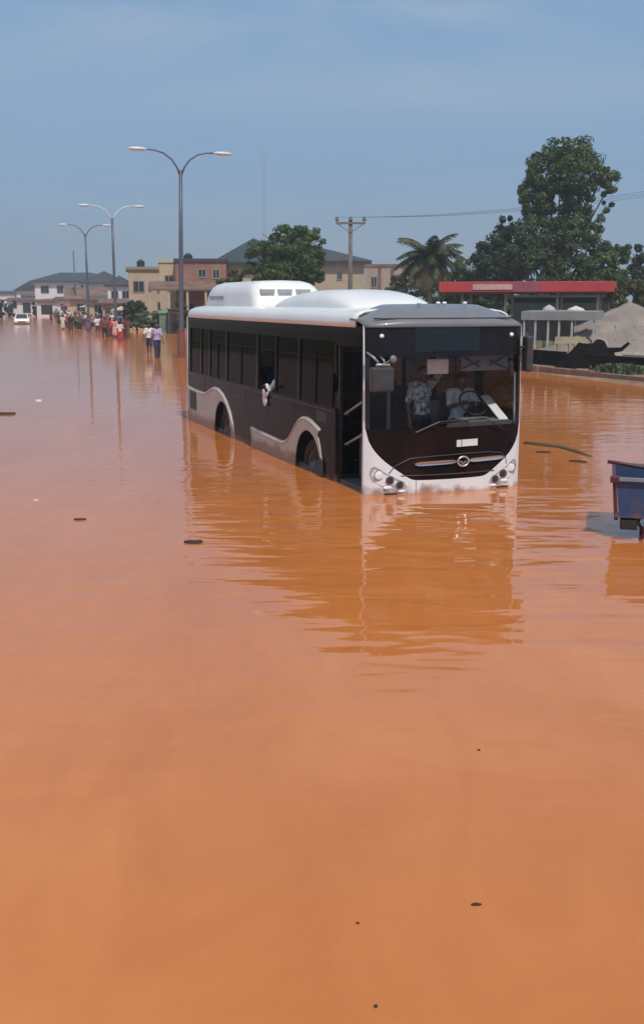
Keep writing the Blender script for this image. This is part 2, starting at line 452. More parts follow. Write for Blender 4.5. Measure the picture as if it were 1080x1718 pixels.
# ---- side windows: tinted panes set behind the pillars
WIN = [(1.34,2.80),(2.94,4.04),(4.10,5.10),(5.24,7.20),(7.34,8.56),(8.66,9.28),(9.36,10.30)]
for sx in (-1, 1):
    for i, (a, b) in enumerate(WIN):
        p = MB()
        if sx == -1 and i == 2:                        # the slid-open sash: glass only over its upper and rear part
            p.prism([(a,1.84),(b,1.84),(b,2.10),(a,2.10)], lambda u, v: V(sx*(hw(v)-0.020), u, v), lambda u, v: V(sx*(hw(v)-0.026), u, v))
        else:
            p.prism([(a,1.12),(b,1.12),(b,2.10),(a,2.10)], lambda u, v: V(sx*(hw(v)-0.020), u, v), lambda u, v: V(sx*(hw(v)-0.026), u, v))
        wo_ = p.link('side_window', M['glass_tint'] if sx == -1 else M['glass_far'], bus)
        q = MB()                                        # sash frame and the top-light rail
        xs = lambda z: sx * (hw(z) - 0.012)
        for z in (1.84,):
            q.add([V(xs(z), a, z), V(xs(z), b, z), V(xs(z+.012), b, z+.012), V(xs(z+.012), a, z+.012),
                   V(xs(z)-sx*.03, a, z), V(xs(z)-sx*.03, b, z), V(xs(z+.012)-sx*.02, b, z+.012), V(xs(z+.012)-sx*.02, a, z+.012)],
                  [(0,1,2,3),(7,6,5,4),(0,4,5,1),(1,5,6,2),(2,6,7,3),(3,7,4,0)])
        if i in (0, 3, 4):
            mid = (a + b) / 2
            q.beam(V(xs(1.12), mid, 1.12), V(xs(1.84), mid, 1.84), 0.020)
        q.link('window_bar', M['black_gloss'], wo_)
if True:
    p = MB()
    p.prism([(0.16,1.12),(1.16,1.12),(1.16,2.10),(0.16,2.10)], lambda u, v: V(hw(v)-0.020, u, v), lambda u, v: V(hw(v)-0.026, u, v))
    p.link('side_window', M['glass_far'], bus)
# ---- the wavy silver skirt
def skirt(pts_list):
    mb = MB()
    for sx in (-1, 1):
        for out in pts_list:
            mb.prism(out, lambda u, v: V(sx*(hw(v)+0.016), u, v), lambda u, v: V(sx*(hw(v)-0.01), u, v))
    return mb
top1 = [(6.63,-.28),(6.67,0.05),(6.75,0.30),(6.92,0.52),(7.15,0.70),(7.45,0.84),(7.80,0.925),(8.15,0.93),(8.48,0.87),(8.80,0.775),(9.1,0.745),(9.72,0.75),(10.28,0.775),(10.58,0.80)]
poly1 = top1 + [(10.58,-.28), (RW+.63,-.28)] + arch(RW, .63, 0, 180) + [(RW-.63,-.28)]
top2 = [(5.50,-.28),(5.50,0.375),(4.6,0.355),(3.75,0.335),(3.52,0.35),(3.32,0.43),(3.12,0.57),(2.95,0.70),(2.78,0.80),(2.60,0.86),(2.40,0.875),(2.18,0.85),(1.98,0.80),(1.80,0.755),(1.78,0.72),(1.90,0.66),(1.78,0.45),(1.70,0.22),(1.66,-0.05),(1.65,-.28)]
poly2 = [(FW-.61,-.28)] + arch(FW, .61, 180, 0) + [(FW+.61,-.28)] + top2
sk = skirt([poly1, poly2]).link('skirt_panel', M['silver_paint'], bus)
# raised moulding that follows the wave
mo = MB()
for sx in (-1, 1):
    mo.tube([V(sx*(hw(z)+0.02), t, z-0.035) for t, z in top1[2:]], 0.016, 6)
    mo.tube([V(sx*(hw(z)+0.02), t, z-0.035) for t, z in top2[1:-6]], 0.016, 6)
mo.link('moulding', M['silver_paint'], sk, smooth=True)
for sx in (-1, 1):
    vt = MB()
    vt.prism([(9.70,.28),(10.32,.28),(10.32,.70),(9.70,.68)], lambda u, v: V(sx*(hw(v)+.022), u, v), lambda u, v: V(sx*(hw(v)+.005), u, v))
    for k in range(6):
        z = .33 + k*.06
        vt.beam(V(sx*(hw(z)+.024), 9.74, z), V(sx*(hw(z)+.024), 10.28, z), .012, .02)
    vt.link('engine_vent', M['black_trim'], bus)
# wheel-arch liners
for sx in (-1, 1):
    for c in (FW, RW):
        li = MB()
        a0 = arch(c, .66, 180, 0, 12)
        vs = [V(sx*1.19, u, v) for u, v in a0] + [V(sx*.72, u, v) for u, v in a0]
        n = len(a0)
        li.add(vs, [(i, i+1, i+1+n, i+n) for i in range(n-1)] + [tuple(range(n, 2*n))])
        li.link('wheel_arch', M['black_trim'], bus)
# ---- wheels
def wheel(x, t, sx):
    r = MB(); n = 36
    prof = [(.0,.30),(.0,.44),(.03,.475),(.09,.485),(.20,.485),(.26,.475),(.29,.44),(.29,.30)]
    k = len(prof)
    vs = []
    for j in range(n):
        a = 2*math.pi*j/n
        for (d, rr) in prof: vs.append((x - sx*d, t + rr*math.cos(a), .485 + rr*math.sin(a)))
    fs = [(j*k+i, j*k+(i+1)%k, ((j+1)%n)*k+(i+1)%k, ((j+1)%n)*k+i) for j in range(n) for i in range(k)]
    r.add(vs, fs)
    ty = r.link('wheel', M['rubber'], bus, smooth=True)
    h = MB()
    prof = [(.05,.305),(.02,.29),(.05,.26),(.12,.24),(.12,.15),(.03,.13),(-.02,.10),(-.03,.0)]
    k = len(prof); vs = []
    for j in range(n):
        a = 2*math.pi*j/n
        for (d, rr) in prof: vs.append((x - sx*d, t + rr*math.cos(a), .485 + rr*math.sin(a)))
    h.add(vs, [(j*k+i, j*k+i+1, ((j+1)%n)*k+i+1, ((j+1)%n)*k+i) for j in range(n) for i in range(k-1)])
    for j in range(10):
        a = 2*math.pi*j/10
        h.tube([(x - sx*.12, t + .19*math.cos(a), .485+.19*math.sin(a)), (x - sx*.07, t + .19*math.cos(a), .485+.19*math.sin(a))], .018, 6)
    h.link('rim', M['rim_metal'], ty, smooth=True)
for sx in (-1, 1):
    wheel(sx*1.17, FW, sx); wheel(sx*1.17, RW, sx)

# ---- front: plan curve and the U-shaped black mask
def yf(x, z):
    u = min(1.0, abs(x)/1.25)
    return -0.15*(1-u**2.4) + 0.07*u**14 + 0.05*max(0, z-0.9)**1.5*0.5
ZC = [(0,.185),(.50,.193),(.60,.213),(.75,.305),(.98,.475),(1.10,.60),(1.17,.71),(1.215,.83),(1.235,.95)]
def zc(x): return spl(ZC, abs(x))
def fgrid(x0, x1, zlo, zhi, nx, nz, off=0.0, mb=None):
    mb = mb or MB(); vs = []
    for i in range(nx+1):
        x = x0 + (x1-x0)*i/nx
        a = zlo(x) if callable(zlo) else zlo; b = zhi(x) if callable(zhi) else zhi
        for j in range(nz+1):
            z = a + (b-a)*j/nz
            vs.append(V(x, yf(x, z) - off, z))
    mb.add(vs, [(i*(nz+1)+j, i*(nz+1)+j+1, (i+1)*(nz+1)+j+1, (i+1)*(nz+1)+j) for i in range(nx) for j in range(nz)])
    return mb
def solid(o, th, off=1):
    s = o.modifiers.new('thickness', 'SOLIDIFY'); s.thickness = th; s.offset = off; return o
ft = MB(); fgrid(-1.235, 1.235, -.28, zc, 60, 8, 0.02, ft)
for sx in (-1, 1):                                  # corner pillars in body colour
    fgrid(sx*1.235, sx*1.252, -.28, 2.36, 4, 20, 0.02, ft)
fb = ft.link('front_bumper', M['bumper_paint'], bus, smooth=True)
for sx in (-1, 1):                                  # pillar returns on the flanks
    pl_ = MB()
    pl_.prism([(-0.0,-.28),(.05,-.28),(.05,2.36),(.0,2.36)], lambda u, v: V(sx*(hw(v)+.003), u + yf(1.25, v)*0.9, v), lambda u, v: V(sx*(hw(v)-.04), u+yf(1.25, v)*0.9, v))
    pl_.link('corner_pillar', M['bumper_paint'], bus)
fm = fgrid(-1.235, 1.235, zc, .93, 60, 10, 0.008).link('front_mask', M['black_gloss'], bus, smooth=True)
ws = fgrid(-1.225, 1.225, .93, 1.93, 40, 10, 0.006).link('windscreen', M['glass'], bus, smooth=True)
hd = fgrid(-1.235, 1.235, 1.93, 2.37, 40, 6, 0.008).link('front_header', M['screen_black'], bus, smooth=True)
for sx in (-1, 1):
    e_ = MB(); fgrid(sx*1.18, sx*1.234, .93, 1.93, 2, 8, 0.010, e_)
    e_.link('windscreen_edge', M['black_trim'], ws, smooth=True)
d_ = fgrid(-.55, .45, 2.0, 2.33, 20, 3, 0.014).link('destination_sign', mat('sign_dark', (.010,.010,.013), .08, .2, 4), hd, smooth=True)
# grille contour, chrome bar, badge
gl = MB()
ctr = [(-.92,.30),(-.84,.40),(-.62,.505),(-.3,.525),(0,.535),(.3,.545),(.62,.545),(.86,.52),(.95,.44),(.97,.35)]
gl.tube([V(x, yf(x, z)-.018, z) for x, z in ctr], .008, 6)
gl.tube([V(x, yf(x, .27)-.016, .255+.01*abs(x)) for x in [i/10-.75 for i in range(16)]], .010, 6)
gl.link('grille_trim', M['mirror_shell'], fm, smooth=True)
cb = MB()
for a, b in ((-.55, .10), (.30, .90)):
    n = 12; top_ = []; bot = []
    for i in range(n+1):
        x = a + (b-a)*i/n
        e = min(1, min(i, n-i)/2.0 + .35)
        zc_ = .425 + .022*(x+.5)
        top_.append((x, zc_+.028*e)); bot.append((x, zc_-.028*e))
    out = top_ + bot[::-1]
    cb.prism(out, lambda u, v: V(u, yf(u, v)-.045, v), lambda u, v: V(u, yf(u, v)-.008, v))
cb.link('chrome_bar', M['chrome'], fm)
bd = MB()
bz = .435
bd.tube([V(.20+.085*math.cos(a), yf(.2,bz)-.045, bz+.068*math.sin(a)) for a in [2*math.pi*i/24 for i in range(25)]], .014, 6, cap=False)
bd.prism([(.135,bz-.005),(.175,bz+.012),(.20,bz-.02),(.225,bz+.012),(.265,bz-.005),(.225,bz-.03),(.20,bz-.05),(.175,bz-.03)], lambda u, v: V(u, yf(.2,bz)-.05, v), lambda u, v: V(u, yf(.2,bz)-.03, v))
bd.link('badge', M['chrome'], fm)
np_ = MB(); np_.prism([(.10,.645),(.44,.652),(.44,.748),(.10,.741)], lambda u, v: V(u, yf(u, v)-.030, v), lambda u, v: V(u, yf(u, v)-.010, v))
npl = np_.link('number_plate', M['plate'], bus)
q = MB(); q.box(.172, yf(.17,.7)-.034, .65+WL, .180, yf(.17,.7)-.029, .745+WL); q.link('plate_divider', M['black_trim'], npl)
# headlights: a cluster of three lamps each side, plus a slot below
for sx in (-1, 1):
    for (x, z, r, dark) in ((1.06,.285,.064,False),(.905,.205,.055,True),(.76,.135,.052,True)):
        h = MB(); n = 20
        y0 = yf(x, z) - .029
        vs = [V(sx*x + r*math.cos(2*math.pi*j/n), y0 - .0, z + r*math.sin(2*math.pi*j/n)) for j in range(n)]
        vs += [V(sx*x + r*.6*math.cos(2*math.pi*j/n), y0 - .008, z + r*.6*math.sin(2*math.pi*j/n)) for j in range(n)]
        vs += [V(sx*x, y0 - .010, z)]
        fs = [(j, (j+1)%n, (j+1)%n+n, j+n) for j in range(n)] + [(j+n, (j+1)%n+n, 2*n) for j in range(n)]
        h.add(vs, fs)
        hl = h.link('headlight', M['lens_dark' if dark else 'lens'], bus, smooth=True)
        b = MB(); b.tube([V(sx*x + (r+.008)*math.cos(2*math.pi*j/n), y0 - .001, z + (r+.004)*math.sin(2*math.pi*j/n)) for j in range(n+1)], .006, 6, cap=False)
        b.link('bezel', M['grey_paint'], hl, smooth=True)
    for (x, z, rx, rz) in ((.93,.10,.075,.030),(.73,.045,.060,.022)):
        h = MB(); h.ell(V(sx*x, yf(x, z)-.022, z), (rx, .018, rz)); h.link('fog_lamp', M['lens'], bus, smooth=True)
    h = MB(); h.box(sx*.88-.11, yf(.88,.0)-.035, .0+WL-.02, sx*.88+.11, yf(.88,0)-.015, .022+WL); h.link('bumper_slot', M['black_trim'], bus)
    h = MB(); h.prism([(sx*a_, b_) for a_, b_ in ((1.165,.385),(1.185,.30),(1.15,.19),(1.0,.10),(.82,.045),(.70,.055),(.66,.10),(.69,.175),(.80,.225),(.95,.30),(1.07,.385),(1.12,.41))], lambda u, v: V(u, yf(u, v)-.027, v), lambda u, v: V(u, yf(u, v)-.006, v))
    bevel(h.link('headlight_housing', M['housing'], bus), .008)
    h = MB(); h.ell(V(sx*1.02, yf(1.02,2.22)-.012, 2.22), (.035, .02, .03)); h.link('marker_light', M['lens'], bus, smooth=True)
h = MB(); 
h.box(-.5225, yf(-.52,.0)-.0245, -.28+WL, -.5175, yf(-.52,.0)-.015, .20+WL); h.link('bumper_seam', M['black_trim'], bus)
# wipers
wp = MB()
for x0, x1 in ((-.55, .15), (.85, .30)):
    wp.tube([V(x0, yf(x0,.9)-.05, .88), V((x0+x1)/2, yf(0,1.0)-.06, 1.02), V(x1, yf(x1,1.0)-.05, 1.03)], .009, 6)
    wp.tube([V(x1-.42, yf(x1,1.)-.035, .99), V(x1+.40, yf(x1,1.)-.035, 1.05)], .008, 6)
wp.link('wiper', M['black_trim'], bus)
# mirrors
mr = MB(); mr.box(-.165, -.07, -.17, .165, .07, .17)
m1 = mr.link('wing_mirror', M['mirror_shell'], bus); m1.location = V(-1.10, -.22, 1.64); bevel(m1, .035, 3)
a = MB(); a.tube([(-.15, .16, .36), (-.13, -.02, .30), (-.06, 0, .24), (-.06, 0, .16)], .016, 8); a.tube([(.02,.10,.30),(.03,0,.26),(.04,0,.16)], .012, 8)
a.tube([(-.09,-.03,.17),(-.09,-.03,.20),(.10,-.03,.20),(.10,-.03,.17)], .02, 8)
a.link('mirror_arm', M['steel'], m1, smooth=True)
a = MB(); a.ell((.17, .0, .27), (.055, .03, .055)); a.tube([(.04,0,.22),(.12,.01,.25)], .01, 6); a.link('spot_mirror', M['grey_paint'], m1, smooth=True)
mr = MB(); mr.box(-.055, -.09, -.26, .055, .09, .26)
m2 = mr.link('wing_mirror', M['mirror_shell'], bus); m2.location = V(1.30, -.02, 1.94); bevel(m2, .035, 3)
a = MB(); a.tube([(-.10, .03, .10), (-.02, .0, .10)], .015, 8); a.link('mirror_arm', M['black_trim'], m2, smooth=True)

# ---- roof: crowned shell with rounded coves, front cap, roof pods
prof = [(1.246,2.33),(1.240,2.40),(1.226,2.46),(1.19,2.515),(1.10,2.555),(.95,2.58),(.7,2.60),(.35,2.615),(0,2.62)]
prof = prof + [(-x, z) for x, z in prof[-2::-1]]
rf = MB(); n = len(prof)
ts = [0.42, 0.6, 1.2, 3, 5, 7, 9, 10.3, 10.5, 10.6]
for t in ts:
    k = 1.0 if t < 10.3 else (0.985 if t < 10.55 else .96)
    dz = 0 if t < 10.4 else (-.02 if t < 10.55 else -.07)
    rf.v += [V(x*k, t, z + (dz if z > 2.4 else 0)) for x, z in prof]
rf.f += [(i*n+j, i*n+j+1, (i+1)*n+j+1, (i+1)*n+j) for i in range(len(ts)-1) for j in range(n-1)]
roof = rf.link('roof', M['white_paint'], bus, smooth=True)
solid(roof, .03, -1)
cap = MB(); cols_ = 30; rows = 8
for i in range(cols_+1):
    x = -1.245 + 2.49*i/cols_
    u = abs(x)/1.245
    ztop = 2.655 - .02*u**2 if u < .58 else 2.648 - .20*((u-.58)/.42)**1.25
    y0 = yf(x, 2.37) - .035
    for j in range(rows+1):
        s = j/rows
        y = y0 + (0.62 - y0) * s**1.25
        z = 2.355 + (ztop - 2.355) * (1-(1-s)**1.9)
        if j == 0: z = 2.345
        cap.v.append(V(x, y, z))
cap.f += [(i*(rows+1)+j, i*(rows+1)+j+1, (i+1)*(rows+1)+j+1, (i+1)*(rows+1)+j) for i in range(cols_) for j in range(rows)]
cp = cap.link('front_cap', M['grey_paint'], bus, smooth=True); solid(cp, .02, -1)
sm = MB(); sm.tube([V(x, yf(x,2.45)+.06, 2.455) for x in [-1.1+i*.1 for i in range(23)]], .012, 6); sm.link('cap_seam', M['black_trim'], cp, smooth=True)
for x in (-.28, .02, .12, .45):
    h = MB(); h.ell(V(x, .35, 2.665), (.035, .035, .022)); h.link('roof_marker', M['lens'], cp, smooth=True)

def pod(x0, x1, t0, t1, zb, zt, nose, tail, nm, m, ex=.55):
    """roof pod: long box with rounded ends and shoulders; nose/tail = length of the sloping ends"""
    mb = MB(); nt = 22; pr = []
    for i in range(13):
        a = math.pi * i / 12
        cx = math.copysign(abs(math.cos(a))**.45, math.cos(a)) if abs(math.cos(a)) > 1e-6 else 0
        cz = abs(math.sin(a))**ex
        pr.append((cx, cz))
    k = len(pr)
    for i in range(nt+1):
        s = i/nt; s = s - .13*math.sin(2*math.pi*s); t = t0 + (t1-t0)*s
        e = 1.0
        if t - t0 < nose: e = min(e, (1-(1-(t-t0)/nose)**2)**.5 if nose else 1)
        if t1 - t < tail: e = min(e, (1-(1-(t1-t)/tail)**2)**.5 if tail else 1)
        e = max(e, .06)
        wsc = .90 + .10*min(1, e*1.3)
        cx = (x0+x1)/2; hwid = (x1-x0)/2*wsc
        for (a, b) in pr: mb.v.append(V(cx + a*hwid, t, zb + b*(zt-zb)*e))
    mb.f += [(i*k+j, i*k+j+1, (i+1)*k+j+1, (i+1)*k+j) for i in range(nt) for j in range(k-1)]
    mb.f += [tuple(range(k)), tuple(nt*k+j for j in range(k))]
    return mb.link(nm, m, bus, smooth=True)
p1 = pod(-.86, .62, 6.55, 10.3, 2.54, 3.10, .50, .45, 'roof_pod', M['white_paint'])
p2 = pod(-.86, .66, 1.6, 5.6, 2.54, 2.885, 1.5, 2.2, 'roof_pod', M['white_paint'], ex=.75)
M['vent_grey'] = mat('vent_grey', (.42,.43,.44), .6, .1, 5)
for x in (-.56, -.20, .18):
    h = MB(); h.box(x-.14, 6.575, 2.84+WL, x+.14, 6.66, 2.92+WL)
    for k in range(3): h.box(x-.13, 6.568, 2.848+k*.024+WL, x+.13, 6.574, 2.856+k*.024+WL)
    h.link('pod_vent', M['vent_grey'], p1)
h = MB(); h.box(-.874, 8.7, 2.72+WL, -.84, 9.9, 2.80+WL); h.link('pod_decal', mat('decal_grey', (.36,.38,.44), .6, .2, 3), p1)
h = MB(); h.box(-.78, 10.3, 2.55+WL, .78, 10.52, 2.66+WL); bevel(h.link('rear_roof_light', M['white_paint'], bus), .03)
# rear wall
rw = MB(); rw.prism([(-1.24,-.28),(1.24,-.28),(1.24,1.2),(1.20,2.36),(-1.20,2.36),(-1.24,1.2)], lambda u, v: V(u, BL, v), lambda u, v: V(u, BL-.05, v))
rw.link('rear_panel', M['white_paint'], bus)
# white rear corner strip seen along the near flank
for sx in (-1, 1):
    rc = MB(); rc.prism([(BL-.07,-.28),(BL+.003,-.28),(BL+.003,2.34),(BL-.07,2.34)], lambda u, v: V(sx*(hw(v)+.019), u, v), lambda u, v: V(sx*(hw(v)-.03), u, v))
    rc.link('rear_corner', M['bumper_paint'], bus)

q = MB(); q.prism([(1.60,-.2),(1.78,-.2),(1.80,.12),(1.74,.30),(1.62,.22)], lambda u, v: V(-1.285, u, v), lambda u, v: V(-1.262, u, v)); q.link('mud_flap', M['black_trim'], bus)
# ---- interior
fl = MB(); fl.box(-1.19, .12, .0+WL, 1.19, 10.5, .06+WL); fl.link('cabin_floor', M['bus_floor'], bus)
cl = MB(); cl.box(-1.13, .3, 2.28+WL, 1.13, 10.5, 2.30+WL); cl.link('cabin_ceiling', M['interior'], bus)
ds = MB(); ds.prism([(-1.12,.2),(1.14,.2),(1.14,.96),(.35,.96),(.25,.84),(-1.12,.82)], lambda u, v: V(u, .02 + (0.05 if abs(u)>.9 else 0), v), lambda u, v: V(u, .50, v))
dsh = ds.link('dashboard', M['dash'], bus)
dc = MB(); dc.box(.40, .06, .965+WL, .92, .49, .985+WL); dc.link('dashboard_mat', M['dash_cloth'], dsh)
sw = MB(); cen = Vector(V(.80, .66, 1.18)); ax = Vector((0, -.75, .66)).normalized(); u1 = Vector((1,0,0)); u2 = ax.cross(u1)
sw.tube([cen + (u1*math.cos(a)+u2*math.sin(a))*.22 for a in [2*math.pi*i/24 for i in range(25)]], .014, 6, cap=False)
sw.tube([cen - u1*.22, cen + u1*.22], .012, 6); sw.tube([cen, cen - ax*.35], .03, 8)
sw.link('steering_wheel', M['black_trim'], dsh, smooth=True)
pb = MB(); pb.add([V(.93,.10,.99),V(1.08,.10,.99),V(1.12,.75,1.28),V(.97,.75,1.28),V(.93,.10,.975),V(1.08,.10,.975),V(1.12,.75,1.265),V(.97,.75,1.265)], [(0,1,2,3),(7,6,5,4),(0,4,5,1),(1,5,6,2),(2,6,7,3),(3,7,4,0)])
pb.link('windscreen_trim', M['paper'], dsh)
# sun blind with folding arms behind the driver's side of the screen, inner rear-view mirror
vb = MB(); vb.box(.32, .16, 1.70+WL, 1.08, .175, 1.96+WL); blind = vb.link('sun_blind', mat('blind', (.16,.16,.18), .8, .15, 6), bus)
va = MB()
for p_, q_ in (((.34,1.90),(.62,1.76)),((.34,1.74),(.62,1.84)),((.78,1.78),(1.06,1.92)),((.78,1.84),(1.06,1.72))):
    va.beam(V(p_[0], .150, p_[1]), V(q_[0], .150, q_[1]), .022)
va.link('blind_arm', M['black_trim'], blind)
im = MB(); im.box(-.20, .20, 1.66+WL, .14, .24, 1.88+WL); imo = im.link('interior_mirror', mat('mirror_back', (.62,.63,.64), .5, .05, 5), bus); bevel(imo, .03, 3)
q = MB(); q.tube([V(-.03,.22,1.87), V(-.03,.24,2.28)], .012, 6); q.link('mirror_stem', M['steel'], imo)
# cab partition, poles, seats
cp_ = MB(); cp_.box(.28, 1.55, -.06+WL, 1.15, 1.58, 1.15+WL); cp_.box(.28, 1.55, 1.15+WL, .31, 1.58, 2.28+WL); cp_.box(.28, 1.55, 1.70+WL, 1.15, 1.58, 1.74+WL)
cp_.link('cab_partition', mat('partition', (.30,.26,.17), .7, .15, 3), bus)
for x, t in ((-.35,1.4),(.28,1.62),(-.35,3.0),(.35,3.4),(-.35,4.8),(.35,5.2),(-.35,6.9),(.35,6.9),(-.9,1.30)):
    q = MB(); q.tube([V(x,t,-.06), V(x,t,2.28)], .018, 8); q.link('grab_pole', M['steel'], bus, smooth=True)
for x in (-.4, .4):
    q = MB(); q.tube([V(x,1.7,2.05), V(x,10.0,2.05)], .016, 8); q.link('grab_rail', M['steel'], bus, smooth=True)
def seat(x, t, zf=.20, rot=0):
    q = MB(); q.box(-.21, -.22, .36, .21, .22, .46); q.box(-.19,-.18,0,-.14,.18,.36); q.box(.14,-.18,0,.19,.18,.36)
    o = q.link('passenger_seat', M['seat_fabric'], bus); o.location = V(x, t, zf); o.rotation_euler = (0,0,rot); bevel(o, .02)
    b = MB(); b.add([(-.21,.17,.44),(.21,.17,.44),(.20,.26,1.02),(-.20,.26,1.02),(-.21,.25,.44),(.21,.25,.44),(.20,.33,1.02),(-.20,.33,1.02)], [(0,1,2,3),(7,6,5,4),(0,4,5,1),(1,5,6,2),(2,6,7,3),(3,7,4,0)])
    bo = b.link('backrest', M['seat_fabric'], o); bevel(bo, .03)
    return o
SEATS = []
for t in (3.35, 4.25, 5.15, 6.05, 6.95, 7.85, 8.75, 9.65):
    for x in (-.93, -.50, .50, .93):
        if t < 3.5 and abs(x) > .9: pass
        SEATS.append(seat(x, t))
seat(.82, 1.15, .26)
seat(-.80, 1.75)
# ---- doorway: two glazed leaves standing ajar inside, slanted handrails
for t_ in (.22, 1.12):
    q = MB(); xo, xi = -1.20, -.78
    for (x0, x1, z0, z1) in ((xo,xo+.05,.0,2.04),(xi-.05,xi,.0,2.04),(xo+.051,xi-.051,.0,.12),(xo+.051,xi-.051,1.96,2.04)):
        q.box(x0, t_-.02, z0+WL, x1, t_+.02, z1+WL)
    do = q.link('door', M['black_trim'], bus)
    q = MB(); q.box(xo+.052, t_-.004, .122+WL, xi-.052, t_+.004, 1.958+WL); q.link('door_glass', M['glass_tint'], do)
for (t0, z0, t1, z1) in ((.90,1.06,.25,1.29),(.88,.61,.25,.82)):
    q = MB(); q.tube([V(-1.14,t0,z0), V(-1.19,t0,z0), V(-1.19,t1,z1), V(-1.14,t1,z1)], .018, 8); q.link('door_handrail', M['steel'], bus, smooth=True)
q = MB(); q.box(-1.22, .2, -.20+WL, -.8, 1.15, -.14+WL); q.link('door_step', M['bus_floor'], bus)
for sx in (-1, 1):
    for t_ in (3.05, 4.55, 5.9, 9.0):
        q = MB(); q.box(sx*1.2515-.002, t_-.006, .48+WL, sx*1.2515+.002, t_+.006, 1.04+WL); q.link('panel_seam', M['seam'], bus)
    q = MB(); q.box(sx*1.252-.003, 1.30, 1.055+WL, sx*1.252+.003, 10.5, 1.075+WL); q.link('waist_seam', M['seam'], bus)
# small flap and sticker on the panel above the front wheel
q = MB(); q.prism([(1.50,.86),(1.95,.86),(1.95,1.02),(1.50,1.02)], lambda u, v: V(-(hw(v)+.004), u, v), lambda u, v: V(-(hw(v)-.01), u, v)); q.link('fuel_flap', M['black_trim'], bus)

# ================================================================== PEOPLE
SKIN = [mat('skin_deep', (0.085,0.042,0.026), .55, .12, 8), mat('skin_brown', (0.14,0.072,0.045), .55, .12, 8)]
HAIR = mat('hair', (0.012,0.010,0.009), .9, .3, 30)
EYE = mat('eye_white', (0.55,0.52,0.48), .3, .05, 30); LIP = mat('lip', (0.12,0.045,0.035), .5, .1, 30)
def cloth(nm, c): return mat(nm, c, .9, .15, 9, bump=.004, bscale=14)
CL = dict(pink=cloth('pink_cloth',(.62,.30,.30)), white=cloth('white_cloth',(.72,.72,.74)), lilac=cloth('lilac_cloth',(.40,.38,.58)), navy=cloth('navy_cloth',(.03,.035,.08)),
          black=cloth('black_cloth',(.02,.018,.02)), red=cloth('red_cloth',(.40,.05,.05)), maroon=cloth('maroon_cloth',(.13,.03,.035)), cream=cloth('cream_cloth',(.65,.58,.45)),
          brown=cloth('brown_cloth',(.14,.08,.05)), grey=cloth('grey_cloth',(.22,.22,.24)), blue=cloth('blue_cloth',(.08,.16,.38)), green=cloth('green_cloth',(.08,.20,.10)),
          olive=cloth('olive_cloth',(.14,.14,.07)), khaki=cloth('khaki_cloth',(.34,.27,.17)), yellow=cloth('yellow_cloth',(.60,.45,.12)), purple=cloth('purple_cloth',(.16,.08,.20)))
CL['print'] = mat('printed_cloth', (.03,.035,.04), .9, .1, 16, c2=(.75,.76,.76))

def remesh(mb, name, vox, smooth=4):
    me = bpy.data.meshes.new(name); me.from_pydata(mb.v, [], mb.f)
    bm = bmesh.new(); bm.from_mesh(me); bmesh.ops.recalc_face_normals(bm, faces=bm.faces); bm.to_mesh(me); bm.free()
    o = bpy.data.objects.new(name, me); col.objects.link(o)
    r = o.modifiers.new('r', 'REMESH'); r.mode = 'VOXEL'; r.voxel_size = vox
    s = o.modifiers.new('s', 'SMOOTH'); s.factor = .5; s.iterations = smooth
    dg = bpy.context.evaluated_depsgraph_get(); dg.update()
    out = bpy.data.meshes.new_from_object(o.evaluated_get(dg), depsgraph=dg)
    bpy.data.objects.remove(o, do_unlink=True); bpy.data.meshes.remove(me)
    out.name = name
    v = np.empty(len(out.vertices)*3); out.vertices.foreach_get('co', v)
    v = v.reshape(-1, 3)
    return [tuple(x) for x in v], [tuple(p.vertices) for p in out.polygons]

